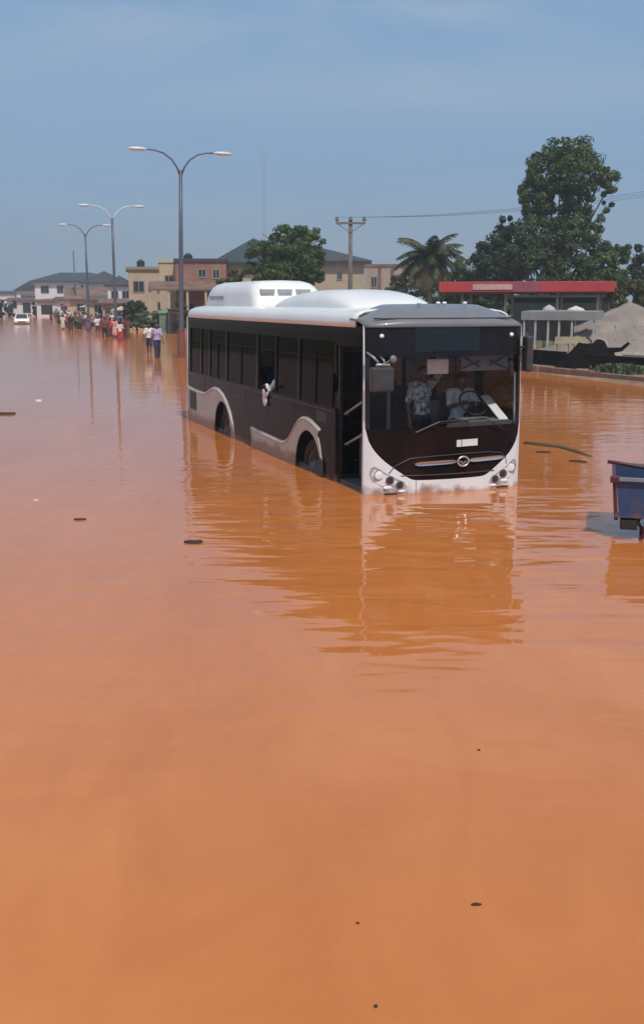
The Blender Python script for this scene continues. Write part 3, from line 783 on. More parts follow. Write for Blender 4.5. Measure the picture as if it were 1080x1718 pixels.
def make_person(name, pose, bottoms='trousers', hairstyle='short', build=1.0, vox=.017):
    """figure of 1.72 m facing -Y, origin between the feet; pose holds joint positions"""
    P = {k: Vector(v) for k, v in pose.items()}
    b = MB()
    g = build
    up = (P['chest'] - P['pelvis']).normalized()
    rt = P['rsh'] - P['lsh']; rt = (rt - up * rt.dot(up)).normalized()
    fw = rt.cross(up).normalized()
    rot = Matrix((rt, -fw, up)).transposed()
    waist = P['pelvis'].lerp(P['chest'], .45)
    def torso(mb, e):
        mb.ell(P['pelvis'] + up*.02, (.158*g+e, .105*g+e, .12+e), rot=rot)
        mb.ell(waist, (.128*g+e, .092*g+e, .15+e), rot=rot)
        mb.ell(P['chest'], (.152*g+e, .105*g+e, .17+e), rot=rot)
        mb.capsule(P['lsh'], P['rsh'], .062+e, .062+e)
    torso(b, 0)
    for s in ('l', 'r'):
        b.capsule(P[s+'sh'], P[s+'el'], .050*g, .039*g)
        b.capsule(P[s+'el'], P[s+'wr'], .038*g, .026)
        b.capsule(P[s+'hip'], P[s+'kn'], .088*g, .056*g)
        b.capsule(P[s+'kn'], P[s+'an'], .055*g, .036)
        mid = P[s+'kn'].lerp(P[s+'an'], .3); b.ell(mid + Vector((0,.012,0)), (.052*g,.058*g,.10))
        toe = P[s+'an'] + Vector((0,-.15,-.045)); b.capsule(P[s+'an'] + Vector((0,.04,-.045)), toe, .034, .028)
    neck0 = P['chest'] + up*.17
    b.capsule(neck0, P['head'] - Vector((0,0,.07)), .052, .048)
    hr = Matrix.Rotation(pose_turn.get(name, 0), 3, 'Z')
    def H(x, y, z): return P['head'] + hr @ Vector((x, y, z))
    b.ell(P['head'] + Vector((0,0,.02)), (.075, .092, .100), rot=hr)
    b.ell(H(0,-.02,-.045), (.056,.066,.068), rot=hr)
    b.capsule(H(0,-.088,.005), H(0,-.104,-.028), .011, .016)
    for sx in (-1, 1): b.ell(H(sx*.076,.008,-.008), (.011,.020,.030), rot=hr)
    for s in ('l', 'r'):                                     # palm
        d = (P[s+'wr'] - P[s+'el']).normalized()
        b.capsule(P[s+'wr'], P[s+'wr'] + d*.075, .028, .033)
    vs, fs = remesh(b, name, vox, 2)
    m = MB(); m.v = vs; m.f = fs
    for s in ('l', 'r'):                                     # five separate, slightly curled fingers
        d = (P[s+'wr'] - P[s+'el']).normalized()
        side = d.cross(Vector((0,1,0))); side = side.normalized() if side.length > .1 else Vector((1,0,0))
        inn = side.cross(d).normalized()
        base = P[s+'wr'] + d*.085
        for k, ln in enumerate((.060,.072,.078,.070)):
            o_ = side * (-.027 + .018*k)
            p0 = base + o_ - d*.02; p1 = base + o_ + d*ln*.55; p2 = p1 + (d*.75 - inn*.6)*ln*.5
            m.tube([p0, p1, p2], [.009,.0085,.006], 6)
        p0 = P[s+'wr'] + d*.03 + side*.026; p1 = p0 + (d*.7 + side*.7)*.035; p2 = p1 + d*.028
        m.tube([p0, p1, p2], [.012,.010,.007], 6)
    body = m.link(name + '_body', None, None, smooth=True)
    out = {'body': body.data}
    bpy.data.objects.remove(body)
    c = MB(); torso(c, .016)
    for s in ('l', 'r'):
        el = P[s+'sh'].lerp(P[s+'el'], .85)
        c.capsule(P[s+'sh'], el, .066*g, .056*g)
    if bottoms == 'dress':
        c.capsule(P['pelvis'], (P['lkn']+P['rkn'])/2 + Vector((0,0,.05)), .17, .19, 16)
    vs, fs = remesh(c, name+'_shirt', vox, 3); t = MB(); t.v, t.f = vs, fs
    o = t.link('x', None, None, smooth=True); out['shirt'] = o.data; bpy.data.objects.remove(o)
    if bottoms != 'dress':
        c = MB(); c.ell(P['pelvis'] + up*.0, (.172*g,.122*g,.115), rot=rot)
        for s in ('l', 'r'):
            if bottoms == 'shorts':
                c.capsule(P[s+'hip'], P[s+'hip'].lerp(P[s+'kn'], .85), .103*g, .088)
            elif bottoms == 'skirt':
                c.capsule(P[s+'hip'], P[s+'kn'] + Vector((0,0,-.12)), .12, .12, 14)
            else:
                c.capsule(P[s+'hip'], P[s+'kn'], .102*g, .076*g); c.capsule(P[s+'kn'], P[s+'kn'].lerp(P[s+'an'], .9), .074*g, .06)
        vs, fs = remesh(c, name+'_bottoms', vox, 3); t = MB(); t.v, t.f = vs, fs
        o = t.link('x', None, None, smooth=True); out[bottoms] = o.data; bpy.data.objects.remove(o)
    h = MB()
    if hairstyle == 'long':
        h.ell(H(0,.025,.045), (.092,.098,.098), rot=hr); h.ell(H(0,.075,-.05), (.085,.05,.11), rot=hr)
    else:
        h.ell(H(0,.018,.048), (.081,.090,.083), rot=hr)
    o = h.link('x', None, None, smooth=True); out['hair'] = o.data; bpy.data.objects.remove(o)
    e = MB()
    for sx in (-1, 1): e.ell(H(sx*.030,-.083,.012), (.014,.009,.008), 8, 6, rot=hr)
    o = e.link('x', None, None, smooth=True); out['eyes'] = o.data; bpy.data.objects.remove(o)
    e = MB(); e.ell(H(0,-.084,-.062), (.024,.010,.009), 8, 6, rot=hr)
    o = e.link('x', None, None, smooth=True); out['mouth'] = o.data; bpy.data.objects.remove(o)
    for k in out: out[k].name = name + '_' + k
    return out
pose_turn = {}

def stand(step=.0, armswing=.0, lean=.0, lout=.0, rbend=0, lbend=0, carry=None, wide=.09):
    """standing / wading pose; step = fore-aft stride"""
    p = dict(pelvis=(0,0,.95), chest=(0,-.02-lean,1.27), head=(0,-.05-lean*1.6,1.60),
             lsh=(-.175,-.01-lean,1.41), rsh=(.175,-.01-lean,1.41),
             lhip=(-.09,0,.90), rhip=(.09,0,.90))
    p['lkn'] = (-wide, -step*.55-.03, .50); p['lan'] = (-wide, -step, .09)
    p['rkn'] = (wide, step*.35-.05, .50); p['ran'] = (wide, step, .10+abs(step)*.15)
    p['lel'] = (-.235-lout, armswing*.5-lean+.02, 1.13); p['lwr'] = (-.24-lout*1.2, armswing-lean-.05-lbend*.2, .89+lbend*.25)
    p['rel'] = (.235, -armswing*.5-lean+.02, 1.13); p['rwr'] = (.24, -armswing-lean-.05-rbend*.2, .89+rbend*.25)
    if carry == 'head':
        p['lel'] = (-.33,-.05,1.55); p['lwr'] = (-.14,-.04,1.74)
    if carry == 'hold':
        p['rel'] = (.24,-.05,1.15); p['rwr'] = (.10,-.28,1.20); p['lel'] = (-.24,-.05,1.15); p['lwr'] = (-.08,-.28,1.14)
    if carry == 'rail':
        p['rel'] = (.30,-.10,1.60); p['rwr'] = (.26,-.14,1.84)
    return p
def sit(lean=0, arms='lap'):
    p = dict(pelvis=(0,.05,.12), chest=(0,.03-lean,.45), head=(0,-.01-lean*1.5,.79), lsh=(-.175,.03-lean,.60), rsh=(.175,.03-lean,.60),
             lhip=(-.09,.02,.10), rhip=(.09,.02,.10), lkn=(-.12,-.42,.10), rkn=(.12,-.42,.10), lan=(-.12,-.44,-.32), ran=(.12,-.44,-.32),
             lel=(-.25,-.05-lean,.34), rel=(.25,-.05-lean,.34), lwr=(-.12,-.28,.22), rwr=(.12,-.28,.22))
    if arms == 'wheel': p.update(lel=(-.26,-.16,.40), rel=(.26,-.16,.40), lwr=(-.17,-.40,.46), rwr=(.17,-.40,.46))
    if arms == 'sill': p.update(lel=(-.33,-.04,.42), lwr=(-.40,-.20,.52))
    return p
PR = {}
PR['wade_a'] = make_person('wade_a', stand(.16,.16), 'trousers')
PR['wade_b'] = make_person('wade_b', stand(-.20,-.18,.03,.04), 'shorts')
PR['wade_c'] = make_person('wade_c', stand(.05,.02,.0,.02,rbend=1), 'trousers', build=1.12)
PR['wade_d'] = make_person('wade_d', stand(.14,.1,.02), 'dress', 'long', build=.95)
PR['wade_e'] = make_person('wade_e', stand(-.10,.1,.05,carry='hold'), 'skirt', 'long')
PR['wade_f'] = make_person('wade_f', stand(.12,.1,.0,carry='head'), 'skirt', 'long', build=1.05)
PR['stand_rail'] = make_person('stand_rail', stand(.04,.02,0,carry='rail'), 'trousers')
PR['sit_lap'] = make_person('sit_lap', sit(), 'trousers')
PR['sit_wheel'] = make_person('sit_wheel', sit(.03,'wheel'), 'trousers', build=1.1)
PR['sit_sill'] = make_person('sit_sill', sit(.06,'sill'), 'trousers')

def person(proto, loc, rz, label, top, bot, skin=0, h=1.0, group=None):
    e = empty('person', loc, rz, label, 'person', group); e.scale = (h, h, h)
    nm = {'body':'body','shirt':'shirt','hair':'hair','eyes':'eyes','mouth':'mouth','trousers':'trousers','shorts':'shorts','skirt':'skirt'}
    for k, me in PR[proto].items():
        n_ = 'dress' if (k == 'shirt' and proto == 'wade_d') else nm[k]
        o = bpy.data.objects.new(n_, me); col.objects.link(o); o.parent = e
        if not me.materials: me.materials.append(None)
        m_ = SKIN[skin] if k == 'body' else HAIR if k == 'hair' else EYE if k == 'eyes' else LIP if k == 'mouth' else CL[top] if k == 'shirt' else CL[bot]
        o.material_slots[0].link = 'OBJECT'; o.material_slots[0].material = m_
    return e

# (pixel x, waterline pixel y, prototype, heading, top, bottom, height factor, label)
WADERS = [
 (264,600,'wade_a',20,'lilac','navy',1.02,'man in lilac shirt and navy trousers wading nearest the tall lamp post'),
 (251,592,'wade_b',5,'white','navy',.96,'person in white top and navy shorts wading beside the man in lilac'),
 (209,570,'wade_c',160,'maroon','maroon',1.03,'person all in dark maroon at the right end of the wading crowd'),
 (202,572,'wade_e',200,'cream','red',.92,'person in cream top wading beside the one all in maroon'),
 (193,567,'wade_d',0,'pink','pink',1.0,'woman in a bright pink dress in the middle of the wading crowd'),
 (186,565,'wade_f',20,'red','maroon',1.0,'woman in red top with a raised arm, beside the pink dress'),
 (180,560,'wade_a',190,'maroon','black',1.0,'person in maroon shirt and black trousers left of the woman in red'),
 (167,549,'wade_c',0,'navy','black',1.02,'person in navy top and black trousers near the second lamp post'),
 (161,549,'wade_e',170,'brown','grey',.95,'person in brown top and grey skirt beside the navy top'),
 (155,553,'wade_b',10,'khaki','black',1.0,'person in khaki top and black shorts wading alone between groups'),
 (139,547,'wade_a',10,'grey','black',1.0,'person in grey shirt and black trousers beneath the third lamp post'),
 (133,546,'wade_d',180,'cream','cream',.97,'woman in a long cream dress beside the grey shirt'),
 (120,556,'wade_c',0,'black','maroon',1.02,'person in black shirt and maroon trousers standing apart in the flood'),
 (112,546,'wade_b',20,'white','grey',.98,'person in white shirt and grey shorts at the left end of the crowd'),
 (105,548,'wade_a',185,'grey','grey',1.0,'person in plain grey shirt and grey trousers farthest left in the crowd'),
 (150,541,'wade_f',0,'yellow','brown',.98,'woman in yellow top and brown skirt in the far row of waders'),
 (127,538,'wade_a',0,'red','navy',1.0,'person in red shirt and navy trousers in the far row'),
 (104,531,'wade_c',0,'brown','black',1.0,'person in brown shirt and black trousers in the distance'),
 (92,528,'wade_e',0,'purple','maroon',1.0,'person in purple top and maroon skirt far down the road'),
 (87,527,'wade_b',0,'olive','black',1.0,'person in olive top and black shorts far down the road'),
 (175,543,'wade_a',0,'green','black',1.0,'person in green shirt and black trousers behind the crowd'),
 (198,551,'wade_c',0,'blue','black',1.0,'person in blue shirt and black trousers behind the pink dress'),
 (80,526,'wade_a',0,'white','black',1.0,'person in white shirt and black trousers farthest down the road'),
 (215,566,'wade_b',150,'brown','olive',.98,'person in brown shirt and olive shorts at the crowd edge toward the hedge'),
 (172,556,'wade_d',200,'red','red',.97,'woman in a long red dress between the navy top and the maroon shirt'),
 (146,549,'wade_c',180,'cream','brown',1.0,'person in cream shirt and brown trousers beneath the third lamp post'),
 (116,539,'wade_e',10,'white','black',.98,'woman in white top and black skirt in the left far row'),
 (98,536,'wade_c',0,'grey','navy',1.0,'person in grey shirt and navy trousers in the left far row'),
 (109,534,'wade_a',190,'maroon','grey',1.0,'person in maroon shirt and grey trousers in the left far row'),
 (96,529,'wade_f',0,'white','maroon',1.0,'woman with raised arm, white top and maroon skirt, far away'),
 (84,529,'wade_c',0,'brown','brown',1.0,'person all in brown far down the road'),
 (141,538,'wade_d',0,'black','black',.98,'woman in a long black dress in the far row of waders'),
 (157,540,'wade_b',0,'cream','khaki',1.0,'person in cream shirt and khaki shorts in the far row'),
 (170,537,'wade_c',180,'pink','navy',1.0,'person in pink shirt and navy trousers in the far row'),
 (188,549,'wade_e',0,'white','brown',1.0,'woman in white top and brown skirt behind the pink dress'),
 (206,553,'wade_a',0,'khaki','brown',1.0,'person in khaki shirt and brown trousers behind the one in maroon'),
 (75,523,'wade_b',0,'black','grey',1.0,'person in black shirt and grey shorts at the vanishing end of the road'),
 (70,521,'wade_d',0,'cream','cream',1.0,'person in a pale robe at the vanishing end of the road'),
 (91,532,'wade_a',0,'red','black',1.0,'person in red shirt and black trousers far down the road'),
 (213,559,'wade_c',20,'black','black',1.02,'person all in black behind the one in maroon'),
 (204,566,'wade_f',190,'purple','purple',.97,'woman all in purple with a raised arm, between the cream and maroon tops'),
 (176,566,'wade_a',170,'brown','black',1.03,'person in brown shirt and black trousers, nearest in the middle of the crowd'),
 (164,560,'wade_b',30,'white','maroon',1.0,'person in white shirt and maroon shorts in the middle of the crowd'),
 (148,557,'wade_d',10,'purple','purple',1.0,'woman in a long purple dress, front row left of the second lamp post'),
 (134,553,'wade_f',0,'brown','black',1.0,'woman in brown top with a raised arm, front row near the third lamp post'),
 (127,551,'wade_c',185,'olive','black',1.02,'person in olive shirt and black trousers, front row near the third lamp post'),
 (106,553,'wade_d',200,'cream','cream',.96,'woman in a long cream dress at the front left end of the crowd'),
 (99,546,'wade_b',0,'maroon','black',1.0,'person in maroon shirt and black shorts at the left end of the crowd'),
 (93,541,'wade_a',0,'brown','grey',1.0,'person in brown shirt and grey trousers left of the crowd'),
 (86,537,'wade_e',180,'black','maroon',1.0,'woman in black top and maroon skirt left of the crowd'),
 (114,552,'wade_a',15,'red','black',1.0,'person in red shirt and black trousers, front row at left'),
]
for px, py, pr_, hd_, tp, bt, h_, lb in WADERS:
    p = onz(px, py)
    sink = .12 if py > 585 else .24
    person(pr_, (p.x, p.y, -sink), R(hd_), lb, tp, bt, skin=rnd.randint(0,1), h=h_, group='people wading through the flood')

def inbus(x, t, z): return bus.matrix_world @ Vector(V(x, t, z))
bpy.context.view_layer.update()
PASS = [
 ('sit_wheel',(.82,1.13,.72),0,'white','black','driver in white shirt at the steering wheel of the bus'),
 ('stand_rail',(.16,1.15,.06),10,'print','black','standing passenger in black and white printed shirt behind the windscreen'),
 ('sit_lap',(-.80,1.70,.68),0,'pink','grey','passenger in pink shirt seated behind the near side of the windscreen'),
 ('stand_rail',(-.62,2.35,.06),-15,'black','black','passenger in black standing in the aisle by the door'),
 ('sit_sill',(-.93,4.45,.68),-10,'white','navy','passenger in white shirt seated at the open side window'),
 ('sit_lap',(-.93,8.75,.68),0,'cream','brown','passenger in cream shirt seated at the back side window'),
 ('sit_lap',(.50,4.20,.68),0,'grey','black','passenger in grey seated across the aisle'),
 ('sit_lap',(-.50,6.05,.68),0,'blue','black','passenger in blue seated in the middle of the bus'),
 ('stand_rail',(.05,2.9,.06),0,'grey','navy','passenger in grey shirt standing in the bus aisle behind the printed shirt'),
 ('sit_lap',(.50,3.33,.68),0,'brown','black','passenger in brown seated behind the driver'),
]
for pr_, (x, t, z), rz_, tp, bt, lb in PASS:
    person(pr_, inbus(x, t, z), YAW + R(rz_), lb, tp, bt, skin=rnd.randint(0,1), h=.97)

q = MB(); pc = inbus(-1.285, 4.50, 1.10)
q.ell((0,0,.0), (.05,.13,.10), 14, 9); q.ell((0,.03,-.13), (.035,.10,.13), 14, 9); q.ell((.02,-.02,.09), (.05,.07,.07), 12, 8)
vs_, fs_ = remesh(q, 'cloth', .014, 3); q = MB(); q.v, q.f = vs_, fs_
o = q.link('cloth', CL['white'], smooth=True); o.location = pc; o.rotation_euler = (0,0,YAW); tag(o, 'white cloth hanging out of the open side window of the bus', 'cloth')

# ================================================================== STREET LAMPS
M['lamp_steel'] = mat('lamp_steel', (0.105,0.12,0.155), .5, .12, 2, metal=.2, dirt=((.16,.10,.07), 1.2, .58))
M['lamp_white'] = mat('lamp_white', (0.62,0.66,0.70), .4, .08, 5)
M['plinth_red'] = mat('plinth_red', (.20,.07,.055), .8, .2, 4)
def street_lamp(px, py_top, label, base_y=None, arms=True, tilt=0, rust=False):
    h = 8.66 + .45
    d = at(px, py_top, 1.0) - Vector((0,0,CH)); s = (8.66 - CH) / d.z
    p = Vector((0,0,CH)) + d * s
    root = empty('street_lamp', (p.x, p.y, -.45), R(15.5), label, 'street lamp', 'double-armed street lamps along the flooded median')
    root.rotation_euler = (0, R(tilt), R(15.5))
    b = MB(); b.tube([(0,0,0),(0,0,.3),(0,0,3),(0,0,6),(0,0,h)], [.13,.125,.115,.10,.08], 14)
    b.link('pole', M['lamp_steel'], root, smooth=True)
    b = MB(); b.tube([(0,0,0),(0,0,1.75)], [.19,.18], 12); b.tube([(0,0,1.75),(0,0,1.80)], [.20,.20], 12)
    b.link('plinth', M['plinth_red'] if rust else M['lamp_steel'], root)
    for sx in (-1, 1):
        b = MB()
        pts = [(sx*.02,0,h-.25),(sx*.16,0,h+.12),(sx*.42,0,h+.48),(sx*.80,0,h+.74),(sx*1.2,0,h+.84),(sx*1.62,0,h+.86)]
        b.tube(pts, [.05,.045,.042,.04,.036,.034], 8)
        a = b.link('lamp_arm', M['lamp_steel'] if px > 250 or px < 150 else M['lamp_white'], root, smooth=True)
        b = MB(); b.ell((sx*1.98, 0, h+.85), (.46, .17, .10), 16, 10); 
        b.v = [(x, y, max(z, h+.80)) for x, y, z in b.v]
        hd_ = b.link('lamp_head', M['lamp_white'], root, smooth=True)
        b = MB(); b.ell((sx*2.05, 0, h+.79), (.28, .13, .045), 12, 8); b.link('lens', M['lens'], hd_, smooth=True)
    return root
street_lamp(296, 285, 'tallest-looking street lamp with two curved arms, nearest, just left of the bus', tilt=1.2, rust=True)
street_lamp(188, 365, 'second street lamp from the bus, with pale thin arms, behind the crowd')
street_lamp(143, 393, 'third street lamp from the bus, left of the second')
p = at(123, 420, 150); b = MB(); b.tube([(0,0,-.5),(0,0,p.z)], [.14,.09], 10); o = b.link('pole', M['lamp_steel'], smooth=True); o.location = (p.x, 150, 0)
tag(o, 'bare distant pole left of the third street lamp', 'pole')

# ================================================================== WHITE CAR
def car(loc, rz, label):
    root = empty('car', loc, rz, label, 'car')
    W = .86
    body = [(-2.15,.42),(-2.18,.62),(-2.05,.82),(-1.2,.92),(1.35,.95),(2.0,.93),(2.12,.75),(2.12,.42),(1.75,.30),(-1.8,.30)]
    b = MB(); b.prism(body, lambda u, v: (-W, u, v), lambda u, v: (W, u, v)); bo = b.link('body', M['white_paint'], root); bevel(bo, .06, 3)
    cab = [(-1.15,.90),(-.45,1.40),(.95,1.43),(1.75,.93)]
    b = MB(); b.prism(cab, lambda u, v: (-(W-.06-(v-.9)*.28), u, v), lambda u, v: (W-.06-(v-.9)*.28, u, v)); c_ = b.link('cabin', M['white_paint'], root); bevel(c_, .05, 3)
    gm = M['lens_dark']
    b = MB(); b.add([(-.66,-1.13,.95),(.66,-1.13,.95),(.56,-.52,1.37),(-.56,-.52,1.37)], [(0,1,2,3)]); b.v = [(x, y-.03, z+.02) for x, y, z in b.v]; b.link('windscreen', gm, root)
    for sx in (-1, 1):
        x0 = W-.06-(.97-.9)*.28+.012; x1 = W-.06-(1.35-.9)*.28+.012
        b = MB(); b.add([(sx*x0,-.95,.97),(sx*x0,1.45,.97),(sx*x1,.88,1.35),(sx*x1,-.42,1.35)], [(0,1,2,3)]); b.link('side_window', gm, root)
        b = MB(); b.ell((sx*.62,-2.12,.66), (.17,.06,.08)); b.link('headlight', M['lens'], root, smooth=True)
        b = MB(); b.ell((sx*.92,-.85,.98), (.10,.05,.07)); b.link('wing_mirror', M['white_paint'], root, smooth=True)
        for y in (-1.35, 1.3):
            b = MB(); b.tube([(sx*.68, y, .30),(sx*.87, y, .30)], .31, 20); wq = b.link('wheel', M['rubber'], root)
            b = MB(); b.tube([(sx*.87, y, .30),(sx*.885, y, .30)], .18, 14); b.link('rim', M['rim_metal'], wq)
    b = MB(); b.box(-.45,-2.21,.48,.45,-2.17,.60); b.link('grille', M['black_trim'], root)
    return root
p = onz(37, 543); car((p.x, p.y, -.25), R(15), 'white saloon car driving through the flood at far left')

# ================================================================== BUILDINGS
def wallmat(nm, c, d=(.30,.22,.16), k=.55): return mat(nm, c, .9, .10, .5, dirt=(d, .45, k))
M['w_white'] = wallmat('white_wall', (.74,.70,.73), (.36,.30,.30))
M['w_cream'] = wallmat('cream_wall', (.52,.43,.30))
M['w_beige'] = wallmat('beige_wall', (.48,.38,.28))
M['w_pink'] = wallmat('pinkish_wall', (.40,.31,.26), (.28,.20,.17))
M['w_brick'] = wallmat('brick_wall', (.28,.14,.10), (.36,.22,.16), .5)
M['w_olive'] = wallmat('olive_wall', (.26,.25,.15))
M['r_teal'] = mat('teal_roof', (.032,.052,.062), .55, .15, .8)
M['r_dark'] = mat('dark_roof', (.050,.048,.055), .6, .15, .8)
M['r_brown'] = mat('brown_roof', (.11,.075,.060), .8, .2, .8)
M['r_rust'] = mat('rust_roof', (.20,.12,.09), .8, .25, .8, dirt=((.10,.05,.035), .7, .5))
M['pane'] = mat('window_pane', (.025,.028,.035), .15, .2, 2)
M['frame'] = mat('window_frame', (.27,.24,.21), .6, .1, 4)
M['shade_in'] = mat('room_dark', (.03,.025,.022), .9, .2, 2)
M['slab'] = mat('concrete', (.33,.31,.28), .9, .12, 1.2, dirt=((.18,.15,.12), 1.0, .55))

def house(loc, rz, label, w, d, h, wall, roofm, roof='flat', rise=1.6, over=.5, wins=(), doors=(), side_wins=(), balc=(), name='house', base=None):
    """w along X (facing -Y front), d deep, h to the eaves. wins: (x, z, ww, hh) on the front; side_wins on both flanks (y, z, ww, hh)"""
    r = empty(name, loc, rz, label, 'building')
    b = MB(); b.box(-w/2, 0, -.6, w/2, d, h); b.link('wall', wall, r)
    if base:
        b = MB(); b.box(-w/2-.03, -.03, -.5, w/2+.03, d+.03, base[0]); b.link('plinth', base[1], r)
    rb = MB(); o = over
    if roof == 'hip':
        k = min(w, d)/2 + o
        a0, a1, b0, b1 = -w/2-o, w/2+o, -o, d+o
        if w >= d: P1, P2 = (a0+k, d/2), (a1-k, d/2)
        else: P1, P2 = (0, b0+k), (0, b1-k)
        vs = [(a0,b0,h),(a1,b0,h),(a1,b1,h),(a0,b1,h),(P1[0],P1[1],h+rise),(P2[0],P2[1],h+rise),(a0,b0,h-.18),(a1,b0,h-.18),(a1,b1,h-.18),(a0,b1,h-.18)]
        if w >= d: fs = [(0,1,5,4),(2,3,4,5),(1,2,5),(3,0,4)]
        else: fs = [(0,1,4),(1,2,5,4),(2,3,5),(3,0,4,5)]
        fs += [(6,7,1,0),(7,8,2,1),(8,9,3,2),(9,6,0,3),(9,8,7,6)]
        rb.add(vs, fs)
    elif roof == 'gable':
        vs = [(-w/2-o,-o,h),(w/2+o,-o,h),(w/2+o,d+o,h),(-w/2-o,d+o,h),(-w/2-o,d/2,h+rise),(w/2+o,d/2,h+rise)]
        rb.add(vs, [(0,1,5,4),(2,3,4,5),(0,4,3),(1,2,5),(3,2,1,0)])
    elif roof == 'gable_end':
        vs = [(-w/2-o,-o,h),(w/2+o,-o,h),(w/2+o,d+o,h),(-w/2-o,d+o,h),(0,-o,h+rise),(0,d+o,h+rise)]
        rb.add(vs, [(0,4,5,3),(1,2,5,4),(0,1,4),(2,3,5),(3,2,1,0)])
    elif roof == 'shed':
        vs = [(-w/2-o,-o,h-.05),(w/2+o,-o,h-.05),(w/2+o,d+o,h+rise),(-w/2-o,d+o,h+rise)]
        vs += [(x, y, z+.14) for x, y, z in vs]
        rb.add(vs, [(3,2,1,0),(4,5,6,7),(0,1,5,4),(1,2,6,5),(2,3,7,6),(3,0,4,7)])
    else:
        rb.box(-w/2-o, -o, h, w/2+o, d+o, h+.28)
    rb.link('roof', roofm, r)
    def win(x, z, ww, hh, mk):
        f = MB(); t = .10
        for (x0,z0,x1,z1) in ((x,z,x+ww,z+t),(x,z+hh-t,x+ww,z+hh),(x,z+t,x+t,z+hh-t),(x+ww-t,z+t,x+ww,z+hh-t),(x+ww/2-t/3,z+t,x+ww/2+t/3,z+hh-t)):
            mk(f, x0, z0, x1, z1, -.06, -.0)
        fo = f.link('window', M['frame'], r)
        g_ = MB(); mk(g_, x+t*.5, z+t*.5, x+ww-t*.5, z+hh-t*.5, -.025, -.003); g_.link('pane', M['pane'], fo)
    front = lambda f, x0, z0, x1, z1, a, b_: f.box(x0, a, z0, x1, b_, z1)
    for q in wins: win(*q, front)
    for q in side_wins:
        win(*q, lambda f, x0, z0, x1, z1, a, b_: f.box(-w/2+a, x0, z0, -w/2+b_, x1, z1))
    for (x, z, ww, hh, m_) in doors:
        b = MB(); b.box(x, -.04, z, x+ww, -.004, z+hh); b.link('door', M[m_], r)
    for (x0, x1, z, dep, m_) in balc:
        b = MB(); b.box(x0, -dep, z-.15, x1, -.005, z); bo = b.link('balcony', M[m_], r)
        b = MB(); b.box(x0, -dep, z+.01, x1, -dep+.10, z+.85); b.box(x0, -dep+.11, z+.01, x0+.10, -.01, z+.85); b.box(x1-.10, -dep+.11, z+.01, x1, -.01, z+.85); b.link('parapet', M[m_], bo)
        n = max(2, int((x1-x0)/2.6))
        for i in range(n+1):
            x = x0 + .15 + (x1-x0-.3)*i/n
            b = MB(); b.box(x-.13, -dep+.12, -.4, x+.13, -dep+.38, z-.16); b.link('column', M[m_], bo)
    return r
def G(px, Y): 
    p = at(px, 504, Y); return p.x
GZ = .2
# far left, along the vanishing road
house((G(126,215), 215, GZ), R(8), 'long white two-storey block with dark hipped roof at the end of the road', 15.2, 9, 6.3, M['w_white'], M['r_teal'], 'hip', 1.7, .9,
      wins=[(-6.5,3.9,1.6,1.5),(-3.4,3.9,1.3,1.5),(1.2,4.0,1.6,1.5),(4.8,4.0,1.6,1.5),(-5.5,.8,1.6,1.6)], doors=[(-1.8,.0,3.2,2.6,'shade_in'),(2.6,.0,3.6,2.4,'shade_in')], balc=[(-2.0,6.6,3.2,1.4,'w_pink')])
house((G(172,190), 190, GZ), R(4), 'white block with a dark hipped roof just right of the long white block', 6.4, 8, 5.6, M['w_white'], M['r_dark'], 'hip', 2.0, .7, wins=[(-2.2,3.4,1.2,1.3),(.8,3.4,1.2,1.3),(-2.2,.9,1.2,1.3)], doors=[(.8,0,1.2,2.2,'shade_in')])
house((G(50,245), 245, GZ), R(6), 'pale lilac house with steep dark roof at the far left', 5.6, 7, 4.7, M['w_white'], M['r_dark'], 'gable_end', 2.0, .7, wins=[(-1.9,2.8,1.2,1.1),(.6,2.8,1.2,1.1)], doors=[(-.5,0,1.1,2.1,'shade_in')])
house((G(18,285), 285, GZ), R(3), 'low white roadside block, farthest on the left', 9, 8, 3.6, M['w_white'], M['w_white'], 'flat', 0, .3, wins=[(-3.6,1.2,1.5,1.2),(.8,1.2,1.5,1.2)], doors=[(-1.0,0,1.2,2.2,'shade_in')])
house((G(36,225), 225, GZ), R(5), 'low white shop with a brown awning roof below the steep dark roof', 6, 5, 2.5, M['w_white'], M['r_brown'], 'shed', .5, .6, wins=[(-2.3,.9,1.3,1.0)], doors=[(.2,0,1.6,2.1,'shade_in')])
house((G(78,178), 178, GZ), R(10), 'small white kiosk with dark opening at the roadside far left of the crowd', 3.2, 3, 2.3, M['w_white'], M['r_brown'], 'shed', .3, .4, doors=[(-.9,.3,1.8,1.5,'shade_in')])
house((G(158,150), 150, GZ), R(12), 'low house with rusty brown gable roof behind the crowd', 6.6, 6, 2.7, M['w_cream'], M['r_rust'], 'gable', 1.6, .7, wins=[(-2.4,1.0,1.2,1.1)], doors=[(.8,0,1.2,2.1,'shade_in')])
house((G(176,138), 138, GZ), R(12), 'cream shop with dark brown awning beside the second lamp post', 3.6, 5, 2.5, M['w_cream'], M['r_brown'], 'shed', .6, .6, wins=[(-1.4,1.0,1.0,1.0)], doors=[(.2,0,1.1,2.1,'shade_in')])
house((G(202,132), 132, GZ), R(12), 'narrow white two-storey house with grey roof beside the green-capped block', 2.9, 6, 4.4, M['w_white'], M['r_dark'], 'hip', 1.1, .4, wins=[(-1.1,2.7,.9,1.0),(.2,2.7,.9,1.0),(-1.1,.8,.9,1.0)], doors=[(.3,0,.9,2.0,'shade_in')])
house((G(136,172), 172, GZ), R(8), 'low whitewashed shop row under the white block', 7.5, 5, 2.6, M['w_white'], M['r_brown'], 'shed', .4, .7, wins=[(-3.2,1.0,1.1,1.0),(-.8,1.0,1.1,1.0)], doors=[(1.4,0,1.5,2.1,'shade_in')])
